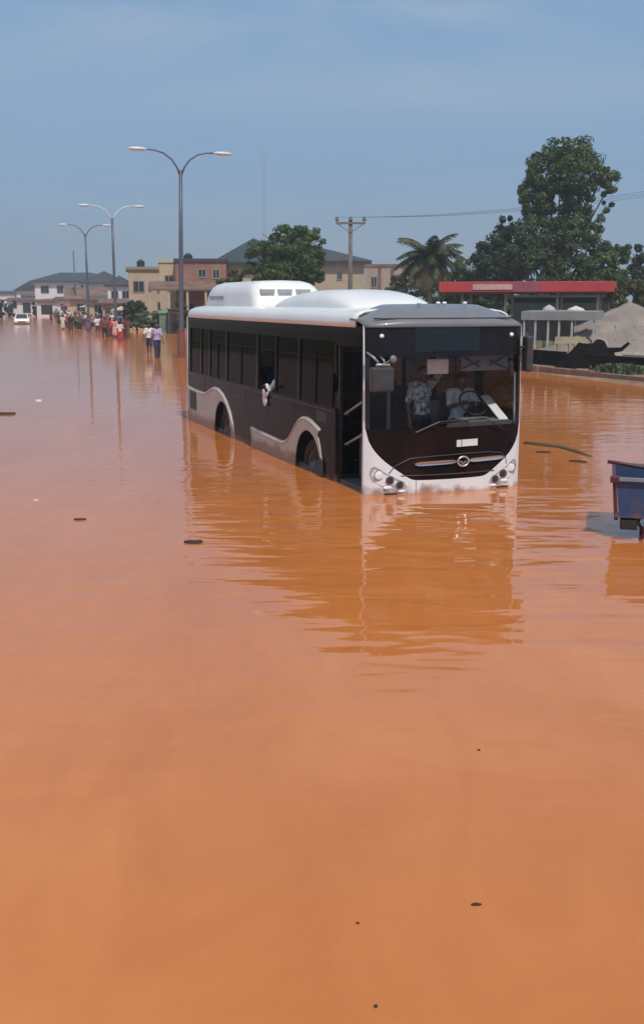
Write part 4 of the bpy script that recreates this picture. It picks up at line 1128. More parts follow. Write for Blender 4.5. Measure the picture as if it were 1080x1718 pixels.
# beige block with the greenish cap and pale plinth
b1 = house((G(255,112), 112, GZ), R(10), 'beige two-storey block with greenish parapet and pale base wall', 4.6, 10, 5.6, M['w_beige'], M['w_olive'], 'flat', 0, .25,
      wins=[(-1.9,3.3,1.2,1.2),(.5,3.3,1.2,1.2),(-1.9,1.3,1.2,1.1),(.5,1.3,1.2,1.1)], side_wins=[(1.5,3.3,1.2,1.2),(5,3.3,1.2,1.2)], base=(.75, M['w_cream']))
# brick building with veranda
b2 = house((G(338,98), 98, GZ), R(6), 'red-brown brick building with veranda roof, just behind the tall lamp post', 4.5, 9, 5.9, M['w_brick'], M['r_dark'], 'flat', 0, .15,
      wins=[(-.3,4.5,.8,.8),(1.0,4.4,.7,.9)], doors=[(1.0,.0,1.0,2.6,'shade_in'),(-1.7,.0,1.0,2.2,'shade_in')])
b = MB(); b.add([(-4.6,-2.6,3.35),(2.3,-2.6,3.35),(2.3,-.02,4.05),(-4.6,-.02,4.05),(-4.6,-2.6,3.5),(2.3,-2.6,3.5),(2.3,-.02,4.2),(-4.6,-.02,4.2)], [(3,2,1,0),(4,5,6,7),(0,1,5,4),(1,2,6,5),(2,3,7,6),(3,0,4,7)])
vr = b.link('veranda_roof', M['r_rust'], b2)
for x in (-4.4,-2.8,-1.2,.4,2.0):
    b = MB(); b.box(x-.10,-2.5,-.4,x+.10,-2.3,3.34); b.link('veranda_post', M['w_beige'], b2)
b = MB(); b.box(-4.5,-2.45,-.3,-1.4,-2.36,1.0); b.link('veranda_wall', M['w_beige'], b2)
house((G(286,100.5), 100.5, GZ), R(8), 'tall cream stair tower between the beige block and the brick building', 1.9, 6, 5.9, M['w_cream'], M['w_cream'], 'flat', 0, .1, wins=[(-.5,3.9,.8,.9)])
house((G(352,106), 106, GZ), R(4), 'plain pinkish wall block behind the brick building', 4.2, 6, 5.6, M['w_brick'], M['r_brown'], 'flat', 0, .1, wins=[(-.3,3.8,1.0,1.0)])
# the big house under a broad hipped roof
house((G(494,104), 104, GZ), R(-2), 'large cream house with broad dark hipped roof behind the round tree', 13.2, 12, 6.2, M['w_beige'], M['r_dark'], 'hip', 1.9, .7,
      wins=[(4.0,4.4,.55,.75),(-5.0,4.0,1.2,1.3),(-2,4.0,1.2,1.3)], side_wins=[(3,4,1.2,1.3)])
house((G(420,99), 99, GZ), R(-4), 'cream gabled wing with teal roof at the left of the large house', 5.2, 9, 5.9, M['w_cream'], M['r_teal'], 'hip', 2.25, .8, wins=[(-2.0,3.9,.9,1.2),(.9,3.9,.9,1.2)])
# unfinished wall right of the large house
h3 = house((G(648,96), 96, GZ), R(-3), 'unfinished pinkish wall with bare openings right of the utility pole', 3.8, 5, 5.35, M['w_pink'], M['r_rust'], 'flat', 0, .05, wins=[(-1.4,3.6,.6,1.0)])
for x in (-.6,.5,1.5):
    b = MB(); b.box(x-.12,-.12,-.4,x+.12,-.01,5.3); b.link('pilaster', M['r_rust'], h3)

# ================================================================== RED FORECOURT CANOPY
M['canopy_red'] = mat('canopy_red', (.42,.045,.05), .5, .12, .7, dirt=((.30,.12,.12), .6, .6))
M['canopy_dark'] = mat('canopy_soffit', (.10,.03,.03), .8, .2, 1)
pr = at(1030, 481, 62); pl = at(736, 486, 64.8)
dirv = Vector((pr.x - pl.x, pr.y - pl.y, 0)); Lc = dirv.length
can = empty('fuel_station_canopy', (pl.x, pl.y, .3), math.atan2(dirv.y, dirv.x), 'long flat red canopy on thin posts, behind the front of the bus', 'canopy')
zt = pr.z + .33 - .3; zb = pr.z - .27 - .3
b = MB(); b.box(0, 0, zb, Lc, 6, zt); bevel(b.link('fascia', M['canopy_red'], can), .03)
b = MB(); b.box(.15, .15, zb-.06, Lc-.15, 5.85, zb-.004); b.link('soffit', M['canopy_dark'], can)
b = MB(); b.box(2.0, -.05, zb+.14, 4.3, -.004, zb+.45); b.link('sign_panel', mat('faded_pink', (.50,.33,.31), .7, .15, 3), can)
b = MB(); b.box(4.32, -.03, zb+.02, 5.9, -.003, zt-.03); b.link('fascia_panel', mat('faded_maroon', (.28,.07,.09), .6, .15, 2), can)
for x in (1.2, Lc*.38, Lc*.68, Lc-.9):
    for y in (1.2, 4.8):
        b = MB(); b.tube([(x,y,-.6),(x,y,zb-.06)], .09, 10); b.link('post', M['w_beige'], can, smooth=True)
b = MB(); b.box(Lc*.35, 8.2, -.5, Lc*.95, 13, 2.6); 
so = empty('station_shop', (pl.x, pl.y, .3), math.atan2(dirv.y, dirv.x), 'low shop building behind the red canopy, tree shade painted into its dark walls', 'building')
b.link('wall', mat('shop_shade', (.022,.032,.028), .9, .2, 1), so)  # dark green wall colour stands in for the tree shade behind the canopy
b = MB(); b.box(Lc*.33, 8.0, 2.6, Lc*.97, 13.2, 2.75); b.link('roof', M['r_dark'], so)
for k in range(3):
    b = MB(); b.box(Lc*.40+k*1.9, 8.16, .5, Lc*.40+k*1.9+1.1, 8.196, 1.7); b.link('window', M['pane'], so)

# ================================================================== STALLS, FENCE, GAZEBO ON THE RIGHT BANK
M['post_white'] = mat('post_white', (.40,.38,.35), .7, .12, 4)
M['sheet_grey'] = mat('sheet_grey', (.25,.25,.245), .55, .12, 1.2, dirt=((.26,.20,.15), 1.2, .58))
M['kiosk_pink'] = mat('kiosk_pink', (.42,.17,.17), .8, .15, 1.5)
M['gaz_roof'] = mat('gaz_roof', (.33,.29,.26), .9, .15, 1.2, dirt=((.22,.18,.15), 1.5, .5), bump=.02, bscale=3)
M['yellow_wall'] = mat('yellow_wall', (.40,.33,.21), .85, .15, 1.5, dirt=((.28,.18,.10), 2, .55))
M['black_wall'] = mat('shade_wall', (.014,.010,.007), .95, .4, 1.0, spec=.08, bump=.02, bscale=5)  # near-black base colour carries the shade on the drain wall face
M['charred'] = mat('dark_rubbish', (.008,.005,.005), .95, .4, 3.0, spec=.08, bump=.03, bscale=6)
M['kerb_m'] = mat('kerb_stone', (.30,.17,.12), .9, .25, 2.0, dirt=((.14,.06,.035), 2, .5), bump=.02, bscale=6)
PZ = .62                                                       # level of the platform behind the drain wall
plat = MB(); q = [(9.2,41.9),(13.0,36.4),(60,20),(60,120),(-4,120),(4.8,55)]
plat.prism(q, lambda u, v: (u, v, PZ), lambda u, v: (u, v, -.4)); struct(plat.link('raised_yard', mat('yard_soil', (.40,.30,.22), .95, .2, .8, bump=.02, bscale=4, dirt=((.26,.19,.13), .8, .5)), fix=True))

def along(p, q, name, m, w, z0, z1, label, cat, parts=None):
    p, q = Vector((*p, 0)), Vector((*q, 0)); d = q - p; Ln = d.length
    r = empty(name, (p.x, p.y, z0), math.atan2(d.y, d.x), label, cat)
    return r, Ln
# low drain wall, the shade on its face painted in black
r, Ln = along((5.4,50.5), (9.25,41.6), 'drain_wall', None, .3, .1, .6, 'low roadside drain wall right of the bus, its shade painted in black', 'wall')
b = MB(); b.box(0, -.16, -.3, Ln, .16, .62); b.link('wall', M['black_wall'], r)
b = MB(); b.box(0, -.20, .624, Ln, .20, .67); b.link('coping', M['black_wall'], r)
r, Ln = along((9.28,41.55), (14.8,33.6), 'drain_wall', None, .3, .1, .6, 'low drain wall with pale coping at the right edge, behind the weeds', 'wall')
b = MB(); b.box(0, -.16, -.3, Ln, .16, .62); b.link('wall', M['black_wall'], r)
b = MB(); b.box(3.0, -.24, .624, Ln, .24, .70); b.link('coping', M['sheet_grey'], r)
# pale kerb along the water
r, Ln = along((4.0,50.2), (8.35,41.4), 'kerb', None, .3, .0, .2, 'muddy kerb at the water edge beside the bus', 'kerb')
for i in range(8):
    b = MB(); b.box(i*Ln/8+.02, -.14, -.3, (i+1)*Ln/8-.02, .14, .24+rnd.uniform(-.02,.02)); b.link('kerb_stone', M['kerb_m'], r)
r, Ln = along((8.4,41.3), (11.6,33.0), 'kerb', None, .3, .0, .2, 'muddy kerb at the water edge near the right border, below the weeds', 'kerb')
for i in range(8):
    b = MB(); b.box(i*Ln/8+.02, -.14, -.3, (i+1)*Ln/8-.02, .14, .24+rnd.uniform(-.02,.02)); b.link('kerb_stone', M['kerb_m'], r)
# dark heap of sodden rubbish with a stick poking out
def heap(name, loc, rx, ry, h, m, label, cat, seed=1, n=40, jag=.25, rz=0):
    vs = []; mb = MB()
    for i in range(n+1):
        for j in range(n+1):
            u = i/n*2-1; v = j/n*2-1
            rr = math.hypot(u, v)
            e = max(0, 1-rr**1.6)
            z = h*e*(1 + jag*noise.noise(Vector((u*2.5+seed, v*2.5, seed)))*2) + jag*.35*h*noise.noise(Vector((u*8+seed, v*8, 3)))*min(1, e*3)
            vs.append((u*rx, v*ry, z - .06))
    mb.add(vs, [(i*(n+1)+j, (i+1)*(n+1)+j, (i+1)*(n+1)+j+1, i*(n+1)+j+1) for i in range(n) for j in range(n)])
    o = mb.link(name, m, None, smooth=False); o.location = loc; o.rotation_euler = (0,0,rz)
    return tag(o, label, cat)
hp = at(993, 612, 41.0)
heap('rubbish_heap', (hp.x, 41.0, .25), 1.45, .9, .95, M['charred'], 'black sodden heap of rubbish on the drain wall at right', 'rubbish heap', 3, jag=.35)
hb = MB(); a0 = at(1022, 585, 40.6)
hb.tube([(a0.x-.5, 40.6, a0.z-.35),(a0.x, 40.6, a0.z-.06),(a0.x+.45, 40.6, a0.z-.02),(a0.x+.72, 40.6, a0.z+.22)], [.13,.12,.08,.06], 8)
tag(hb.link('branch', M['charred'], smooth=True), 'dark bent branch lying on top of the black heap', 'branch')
# stall shelter with grey fascia and thin posts
sl = at(874, 530, 47); sr = at(1000, 530, 45.5)
d = Vector((sr.x-sl.x, sr.y-sl.y, 0)); Ls = d.length
st = empty('market_stall', (sl.x, sl.y, PZ), math.atan2(d.y, d.x), 'open stall shelter with pale grey roof edge and thin posts', 'stall')
ztop = sl.z + .20 - PZ
b = MB(); b.add([(0,0,ztop-.36),(Ls,0,ztop-.36),(Ls,1.3,ztop-.32),(0,1.3,ztop-.32),(0,0,ztop),(Ls,0,ztop),(Ls,1.3,ztop+.04),(0,1.3,ztop+.04)], [(3,2,1,0),(4,5,6,7),(0,1,5,4),(1,2,6,5),(2,3,7,6),(3,0,4,7)])
b.link('roof', M['sheet_grey'], st)
for x in (.12, .62, 1.18, 1.65, 2.2, Ls-.1):
    b = MB(); b.box(x-.04, .05, -.4, x+.04, .13, ztop-.37); b.link('post', M['post_white'], st)
b = MB(); b.box(0, 1.1, -.4, Ls*.62, 1.2, ztop-.36); b.link('back_wall', mat('stall_back', (.16,.15,.14), .9, .2, 2), st)
b = MB(); b.box(.1, .3, -.3, Ls*.42, 1.0, .38); b.link('counter', mat('stall_counter', (.26,.24,.15), .9, .2, 2), st)
# pink kiosk
pk = at(947, 545, 48.0)
kio = empty('kiosk', (pk.x, 48.0, PZ), 0, 'small faded pink kiosk standing behind the stall posts', 'kiosk')
b = MB(); b.box(-.42, .55, -.4, .42, 2.4, 1.55); b.link('wall', M['kiosk_pink'], kio)
b = MB(); b.box(-.52, .45, 1.554, .52, 2.5, 1.66); b.link('roof', M['kiosk_pink'], kio)
b = MB(); b.box(-.30, .52, .55, .30, .546, 1.15); b.link('hatch', mat('hatch', (.20,.09,.09), .8, .2, 3), kio)
# parasols
def parasol(px, py, Y, rad, c, label):
    p = at(px, py, Y); e = empty('parasol', (p.x, Y, PZ), 0, label, 'parasol', None)
    h = p.z - PZ
    b = MB(); b.tube([(0,0,-.2),(0,0,h)], .025, 8); b.link('pole', M['post_white'], e)
    b = MB(); n = 8; b.add([(0,0,h)] + [(rad*.55*math.cos(2*math.pi*i/n), rad*.55*math.sin(2*math.pi*i/n), h-.13) for i in range(n)] + [(rad*math.cos(2*math.pi*i/n), rad*math.sin(2*math.pi*i/n), h-.40) for i in range(n)],
          [(0, i+1, (i+1)%n+1) for i in range(n)] + [(i+1, i+1+n, (i+1)%n+1+n, (i+1)%n+1) for i in range(n)])
    o = b.link('canopy', c, e); solid(o, .015)
parasol(966, 513, 51, .62, mat('parasol_cream', (.62,.55,.48), .8, .1, 3), 'cream parasol beside the pink kiosk')
parasol(921, 511, 53, .42, mat('parasol_grey', (.40,.42,.40), .8, .1, 3), 'grey-white parasol above the stall roof')
# yellow bench-like low wall
yb = at(955, 585, 44.5)
bn = empty('bench', (yb.x, 44.5, PZ), R(-18), 'weathered yellow bench in front of the stall', 'bench')
b = MB(); b.box(-.62, -.2, .34, .62, .22, .42); b.link('seat', M['yellow_wall'], bn)
b = MB(); b.box(-.62, .20, .424, .62, .26, .62); b.link('backrest', M['yellow_wall'], bn)
for x in (-.56, -.1, .12, .50):
    b = MB(); b.box(x-.05, -.18, -.35, x+.05, .20, .338); b.link('leg', M['yellow_wall'], bn)
# big sand and gravel mound at the right edge
M['gravel'] = mat('gravel', (.27,.22,.19), .95, .2, 1.0, bump=.05, bscale=7, dirt=((.36,.31,.28), .7, .52), spec=.2)
def mound(cx, cy, rx, ry, h, label, seed):
    n = 90; vs = []; mb = MB()
    for i in range(n+1):
        for j in range(n+1):
            u = i/n*2-1; v = j/n*2-1
            a = math.atan2(v, u); rr = math.hypot(u, v) * (1 + .13*noise.noise(Vector((math.cos(a)*1.3+seed, math.sin(a)*1.3, 0))))
            e = max(0, 1-rr); e = e*e*(.5) + e*.5 if rr > .35 else e*e*.5+e*.5 - .12*(.35-rr)**2/.1225
            z = h*1.06*e + .10*noise.noise(Vector((u*5+seed, v*5, 1)))*min(1, e*5) + .045*noise.noise(Vector((u*17+seed, v*17, 2)))*min(1, e*5)
            vs.append((u*rx, v*ry, z - .08))
    mb.add(vs, [(i*(n+1)+j, (i+1)*(n+1)+j, (i+1)*(n+1)+j+1, i*(n+1)+j+1) for i in range(n) for j in range(n)])
    o = mb.link('gravel_mound', M['gravel'], smooth=True); o.location = (cx, cy, PZ); return tag(o, label, 'mound')
gz = at(1048, 492, 48.5)
mound(gz.x+.3, 48.5, 5.2, 3.8, gz.z-PZ-.12, 'tall grey-brown mound of gravel at the right edge', 2.2)
g2 = at(985, 545, 46.5)
mound(g2.x, 46.5, 2.3, 1.8, 1.0, 'low grey-brown mound of gravel left of the tall one', 5.7)
fr_ = empty('fence', (at(1000, 560, 44.2).x, 44.2, PZ), R(-28), 'thin post fence in front of the gravel mounds', 'fence')
for k in range(6):
    b = MB(); b.box(k*.75-.03, -.03, -.3, k*.75+.03, .03, 1.15); b.link('fence_post', M['post_white'], fr_)
for z in (.55, 1.08):
    b = MB(); b.tube([(0,-.045,z),(3.75,-.045,z)], .012, 6); b.link('fence_rail', M['post_white'], fr_)

# ================================================================== POLES AND WIRES
M['wood_pole'] = mat('pole_concrete', (.16,.14,.13), .85, .15, 1.5)
M['wire'] = mat('wire', (.03,.03,.035), .6, .1, 2)
def util_pole(px, py_top, Y, label):
    p = at(px, py_top, Y)
    r = empty('utility_pole', (p.x, Y, .1), 0, label, 'utility pole'); h = p.z - .1
    b = MB(); b.tube([(0,0,-.6),(0,0,h-.25)], [.19,.13], 10); b.link('pole', M['wood_pole'], r, smooth=True)
    b = MB(); b.box(-1.0, -.20, h-.62, 1.0, -.06, h-.48); ca = b.link('cross_arm', M['wood_pole'], r)
    b = MB(); b.beam((-.85,-.13,h-.62),(-.0,-.13,h-1.15), .05); b.beam((.85,-.13,h-.62),(.0,-.13,h-1.15), .05); b.link('brace', M['wood_pole'], ca)
    for x in (-.92, 0, .92):
        b = MB(); z = h-.48
        b.tube([(x,-.13,z),(x,-.13,z+.10)], .03, 8); b.tube([(x,-.13,z+.08),(x,-.13,z+.12),(x,-.13,z+.2),(x,-.13,z+.30),(x,-.13,z+.36)], [.09,.15,.11,.13,.05], 10)
        b.link('insulator', M['wood_pole'], r, smooth=True)
    return r, p
pA, ptA = util_pole(588, 360, 75, 'utility pole with cross-arm and three insulators, behind the middle of the bus roof')
pB, ptB = util_pole(1260, 290, 56, 'utility pole with cross-arm outside the right edge')
for k, x in enumerate((-.92, 0, .92)):
    a = Vector((ptA.x + x, 74.87, ptA.z - .15)); c = Vector((ptB.x + x, 55.87, ptB.z - .15)); pts = []
    for i in range(25):
        s = i/24; q = a.lerp(c, s); q.z -= 4*s*(1-s)*.55; pts.append(q)
    b = MB(); b.tube(pts, .008, 5)
    tag(b.link('power_line', M['wire']), ('power line on the left insulators of the utility pole', 'power line on the middle insulators of the utility pole', 'power line on the right insulators of the utility pole')[k], 'power line', 'power lines between the utility poles')
g_ = at(887, 432, 74.5); b = MB(); b.tube([(g_.x, 74.5, 0),(g_.x, 74.5, g_.z)], [.09,.06], 10)
tag(b.link('pole', mat('pole_grey', (.24,.23,.21), .8, .15, 2), smooth=True), 'thin pale pole standing in front of the big tree, behind the red canopy', 'pole')
# far radio mast
ms = at(442, 250, 380); mast = empty('radio_mast', (ms.x, 380, 0), 0, 'slender faint radio mast far behind the large house', 'mast')
b = MB(); s_ = .42; Hm = ms.z
for x, y in ((-s_,-s_),(s_,-s_),(s_,s_),(-s_,s_)): b.beam((x,y,0),(x,y,Hm), .09)
z = 0; k = 0
while z < Hm - 2:
    b.beam((-s_,-s_,z),(s_,-s_,z+2), .06); b.beam((s_,-s_,z),(s_,s_,z+2), .06); b.beam((s_,s_,z),(-s_,s_,z+2), .06); b.beam((-s_,s_,z),(-s_,-s_,z+2), .06); z += 2
b.link('lattice', mat('mast_grey', (.28,.32,.38), .6, .1, 1), mast)

# ================================================================== TREES AND PLANTS
def leaf_mat(nm, a, b, tr=.25):
    m, nt, p = new_mat(nm); N, K = nt.nodes.new, nt.links.new
    gi = N('ShaderNodeNewGeometry'); tc = N('ShaderNodeTexCoord'); n = N('ShaderNodeTexNoise'); n.inputs['Scale'].default_value = .9; n.inputs['Detail'].default_value = 4
    K(tc.outputs['Object'], n.inputs['Vector'])
    ad = N('ShaderNodeMath'); ad.operation = 'ADD'; K(n.outputs['Fac'], ad.inputs[0])
    sc_ = N('ShaderNodeMath'); sc_.operation = 'MULTIPLY_ADD'; sc_.inputs[1].default_value = .5; sc_.inputs[2].default_value = -.25; K(gi.outputs['Random Per Island'], sc_.inputs[0]); K(sc_.outputs[0], ad.inputs[1])
    cr = N('ShaderNodeValToRGB'); cr.color_ramp.elements[0].position = .25; cr.color_ramp.elements[0].color = (*a, 1); cr.color_ramp.elements[1].position = .8; cr.color_ramp.elements[1].color = (*b, 1)
    K(ad.outputs[0], cr.inputs['Fac']); K(cr.outputs['Color'], p.inputs['Base Color']); p.inputs['Roughness'].default_value = .55; p.inputs['Specular IOR Level'].default_value = .3
    t = N('ShaderNodeBsdfTranslucent'); K(cr.outputs['Color'], t.inputs['Color']); x = N('ShaderNodeMixShader'); x.inputs[0].default_value = tr
    K(p.outputs[0], x.inputs[1]); K(t.outputs[0], x.inputs[2]); K(x.outputs[0], nt.nodes['Material Output'].inputs['Surface'])
    return m
M['leaf_dark'] = leaf_mat('leaf_dark', (.016,.032,.010), (.060,.095,.028))
M['leaf_mid'] = leaf_mat('leaf_mid', (.022,.050,.010), (.12,.175,.040))
M['leaf_olive'] = leaf_mat('leaf_olive', (.045,.052,.018), (.15,.145,.055))
M['leaf_shaggy'] = leaf_mat('leaf_shaggy', (.024,.040,.014), (.095,.125,.045))
M['leaf_hedge'] = leaf_mat('leaf_hedge', (.07,.11,.05), (.20,.25,.13))
M['frond'] = leaf_mat('frond', (.028,.036,.014), (.12,.125,.055), .12)
M['frond_dead'] = leaf_mat('frond_dead', (.22,.17,.09), (.38,.30,.17), .1)
M['bark'] = mat('bark', (.10,.075,.055), .95, .3, 2, bump=.02, bscale=8)
M['bark_pale'] = mat('bark_pale', (.20,.17,.13), .95, .3, 2, bump=.02, bscale=8)

def leaves(name, blobs, n, size, m, parent, seed):
    """leaf clusters: small folded quads scattered in the shells of many sub-clumps of each blob"""
    g = np.random.default_rng(seed); P = []; Nn = []
    vol = np.array([b[3]*b[4]*b[5] for b in blobs])**.67; vol = vol/vol.sum()
    for b, f in zip(blobs, vol):
        k = int(n*f); c = np.array(b[:3]); r = np.array(b[3:6])
        ncl = max(5, int(k/90)); d = g.normal(size=(ncl, 3)); d /= np.linalg.norm(d, axis=1)[:, None]
        cc = d * (.45 + .50*g.random((ncl, 1))**.6)
        idx = g.integers(0, ncl, k)
        e = g.normal(size=(k, 3)); e /= np.linalg.norm(e, axis=1)[:, None]
        cs = (.22 + .16*g.random(ncl))[idx][:, None]
        q = cc[idx] + e * cs * (.55 + .45*g.random((k, 1)))
        P.append(c + q*r); nn = q*.5 + e + g.normal(size=(k, 3))*.45; Nn.append(nn/np.linalg.norm(nn, axis=1)[:, None])
    P = np.concatenate(P); Nn = np.concatenate(Nn); k = len(P)
    a = np.cross(Nn, g.normal(size=(k, 3))); a /= np.linalg.norm(a, axis=1)[:, None]; b_ = np.cross(Nn, a)
    s = size*(.6 + .8*g.random((k, 1)))
    v = np.stack([P - a*s*.9, P - b_*s*.45, P + a*s*.9 + Nn*s*.15, P + b_*s*.45], 1).reshape(-1, 3)
    me = bpy.data.meshes.new(name); me.vertices.add(4*k); me.vertices.foreach_set('co', v.ravel().astype(np.float32))
    me.loops.add(4*k); me.loops.foreach_set('vertex_index', np.arange(4*k, dtype=np.int32))
    me.polygons.add(k); me.polygons.foreach_set('loop_start', np.arange(0, 4*k, 4, dtype=np.int32)); me.polygons.foreach_set('loop_total', np.full(k, 4, dtype=np.int32))
    me.update(calc_edges=True); me.materials.append(m)
    o = bpy.data.objects.new(name, me); col.objects.link(o); o.parent = parent; return o

def limb(p, q, r0, r1, mb, seed, n=6, wob=.08):
    p, q = Vector(p), Vector(q); L_ = (q-p).length; pts = []; rr = []
    for i in range(n+1):
        s = i/n; w_ = math.sin(math.pi*s)*wob*L_
        pts.append(p.lerp(q, s) + Vector((noise.noise(Vector((s*2, seed, 0))), noise.noise(Vector((s*2, seed, 5))), 0))*w_); rr.append(r0 + (r1-r0)*s)
    mb.tube(pts, rr, 8); return pts

def tree(px_blobs, Y, n, size, m, label, seed, trunk_px=None, trunk_r=.3, name='tree', gz_=.2, bark='bark', depth=.8):
    """px_blobs: (px, py, rx_px, ry_px, dY) crown clumps given in photo pixels at distance Y"""
    k = Y / F
    tp = trunk_px if trunk_px else px_blobs[0][0]
    bx_ = at(tp, 504, Y).x
    r = empty(name, (bx_, Y, gz_), 0, label, 'tree')
    bl = []
    for (px, py, rx, ry, dY) in px_blobs:
        c = at(px, py, Y + dY); bl.append((c.x - bx_, dY, c.z - gz_, rx*k, max(rx, ry)*k*depth, ry*k*1.02))
    mb = MB()
    top = max(b[2] for b in bl); hub = Vector((0, 0, top*.42))
    limb((0,0,-.5), hub, trunk_r, trunk_r*.72, mb, seed)
    for i, b in enumerate(bl):
        limb(hub*.9 + Vector((0,0,-.1)), Vector((b[0], b[1], b[2]+b[5]*.2)), trunk_r*.5, trunk_r*.10, mb, seed+i*3.1)
        for j in range(3):
            a = rnd.uniform(0, 6.28); limb(Vector((b[0], b[1], b[2]-b[5]*.3)), Vector((b[0]+math.cos(a)*b[3]*.8, b[1]+math.sin(a)*b[4]*.7, b[2]+rnd.uniform(0,.7)*b[5])), trunk_r*.16, trunk_r*.05, mb, seed+i*7+j)
    mb.link('trunk', M[bark], r, smooth=True)
    leaves('crown', bl, n, size, m, r, seed)
    return r
# tall tree with its towering top and a loose arm on the right
tree([(955,258,42,28,0),(912,288,34,36,.5),(965,292,46,36,-.5),(895,322,24,36,0),(1008,298,28,20,0),(1022,316,15,16,0),(1018,347,11,11,0),(938,330,30,26,0),(975,335,26,24,0),(950,368,34,30,0),(900,356,28,30,.5),(990,372,22,22,.5)],
     78, 24000, .13, M['leaf_mid'], 'tallest tree, with a towering ragged crown on the right', 11, 935, .30, depth=.9)
tree([(925,400,42,34,0),(965,395,30,24,-1),(890,385,30,34,.5),(945,430,46,36,-1),(992,415,30,30,0),(880,430,38,36,-1),(905,455,46,34,-2),(960,462,44,30,-2)],
     76, 17000, .135, M['leaf_shaggy'], 'broad shaggy dark tree under the tallest tree', 12, 930, .35)
tree([(818,432,32,32,0),(850,402,32,30,0),(860,440,38,36,-1),(798,455,30,30,-1),(835,468,44,30,-2),(850,382,16,18,0)],
     80, 13000, .135, M['leaf_dark'], 'dark bushy tree just right of the palm', 13, 836, .3)
tree([(1010,450,32,30,0),(985,470,32,28,0),(1032,432,20,24,1),(1020,480,40,28,-1)],
     74, 9000, .13, M['leaf_mid'], 'green tree at the right end of the red canopy', 14, 1008, .25)
tree([(1062,430,22,24,0),(1090,450,34,32,1),(1065,468,34,30,0),(1120,440,34,36,1)],
     84, 8500, .14, M['leaf_dark'], 'dark tree at the right border behind the pyramid roof', 15, 1080, .28)
tree([(1060,500,30,24,0),(1090,480,30,30,0),(1110,505,30,26,0),(1040,505,22,20,0)],
     64, 6000, .11, M['leaf_olive'], 'olive-green bush at the right border behind the pyramid roof', 16, 1085, .16, gz_=.6)
tree([(775,455,24,22,0),(765,478,30,22,0),(790,478,32,24,0),(750,488,30,20,0),(752,462,16,16,0)],
     83, 8500, .13, M['leaf_mid'], 'low green tree between the palm and the dark bushy tree', 17, 776, .2)
tree([(690,460,20,18,0),(672,472,18,16,0),(700,482,34,18,0),(655,484,16,12,0),(725,485,24,14,0)],
     86, 5500, .12, M['leaf_olive'], 'olive bush at the foot of the palm', 18, 690, .16)
for k_, (px0, lb_) in enumerate(((770,'dark undergrowth bush behind the left end of the red canopy'),(835,'dark undergrowth bush behind the middle of the red canopy'),(905,'dark undergrowth bush behind the stall roof'),(975,'dark undergrowth bush behind the cream parasol'))):
    tree([(px0-20,505,34,17,0),(px0+22,508,34,16,0),(px0,492,40,16,1),(px0,520,44,12,0)], 92, 5000, .17, M['leaf_dark'], lb_, 50+k_, px0, .12, name='bush')
tree([(470,408,40,26,0),(515,404,28,22,0),(438,430,30,24,-.5),(490,435,48,32,-1),(528,440,20,28,0),(425,455,24,18,-1),(470,462,50,22,-1),(520,466,26,18,-1),(500,392,24,13,0)],
     80, 17000, .125, M['leaf_mid'], 'round dense tree in front of the large hip-roofed house', 19, 478, .3)
tree([(395,462,16,12,0),(382,474,16,10,0)], 84, 1500, .14, M['leaf_olive'], 'small dull bush left of the round tree', 20, 390, .1)
# roadside greenery beside the beige block, and dark trees down the road
tree([(227,512,13,12,0),(219,525,13,12,0),(237,525,13,12,0),(228,538,18,12,0)], 99, 5000, .15, M['leaf_dark'], 'dark round bush left of the beige block at the roadside', 21, 228, .12)
tree([(250,531,20,10,0),(266,530,14,11,0),(238,540,16,9,0),(258,544,22,9,0)], 92, 7000, .10, M['leaf_hedge'], 'pale green hedge in front of the beige block', 22, 255, .07, name='hedge')
tree([(20,510,7,7,0),(15,517,8,6,0),(20,523,9,7,0)], 190, 1800, .24, M['leaf_dark'], 'dark small tree on the left verge nearest the white car', 23, 20, .12, gz_=.3)
tree([(3,512,8,9,0),(-6,508,8,10,0),(2,524,10,8,0)], 165, 2200, .22, M['leaf_dark'], 'dark bush at the left border', 24, 2, .12, gz_=.3)
tree([(61,511,6,6,0),(59,517,7,5,0),(61,522,8,6,0)], 185, 1800, .24, M['leaf_dark'], 'dark round tree where the road vanishes', 25, 60, .12)
tree([(178,512,7,6,0),(174,520,8,6,0),(178,530,9,7,0)], 128, 1800, .18, M['leaf_dark'], 'little dark shrub behind the crowd', 26, 176, .08)
tree([(212,512,6,7,0),(209,521,7,6,0),(212,533,9,9,0)], 118, 2000, .16, M['leaf_olive'], 'little olive shrub beside the narrow white house', 27, 211, .08)
tree([(302,508,8,8,0),(310,520,9,9,0),(304,536,13,13,0)], 90, 2600, .14, M['leaf_olive'], 'olive shrub at the foot of the veranda', 28, 304, .08)

# roadside clutter in the distance
M['c_dark'] = mat('car_dark', (.04,.035,.045), .3, .15, 2, coat=.5); M['c_maroon'] = mat('car_maroon', (.14,.03,.03), .3, .15, 2, coat=.5)
def far_parasol(px, py, Y, rad, hgt, c, label):
    x = at(px, py, Y).x; e = empty('parasol', (x, Y, -.2), 0, label, 'parasol', 'parasols along the far roadside')
    b = MB(); b.tube([(0,0,-.2),(0,0,hgt)], .03, 6); b.link('pole', M['post_white'], e)
    b = MB(); n = 8; b.add([(0,0,hgt)] + [(rad*math.cos(2*math.pi*i/n), rad*math.sin(2*math.pi*i/n), hgt-.42) for i in range(n)], [(0, i+1, (i+1)%n+1) for i in range(n)])
    solid(b.link('canopy', c, e), .03)
cc = lambda n_, c_: mat(n_, c_, .8, .15, 2)
far_parasol(100, 530, 190, 1.5, 2.6, cc('umb_white', (.62,.58,.56)), 'white parasol down the road, leftmost of the row')
far_parasol(117, 535, 165, 1.4, 2.5, cc('umb_red', (.36,.08,.07)), 'red parasol behind the left part of the crowd')
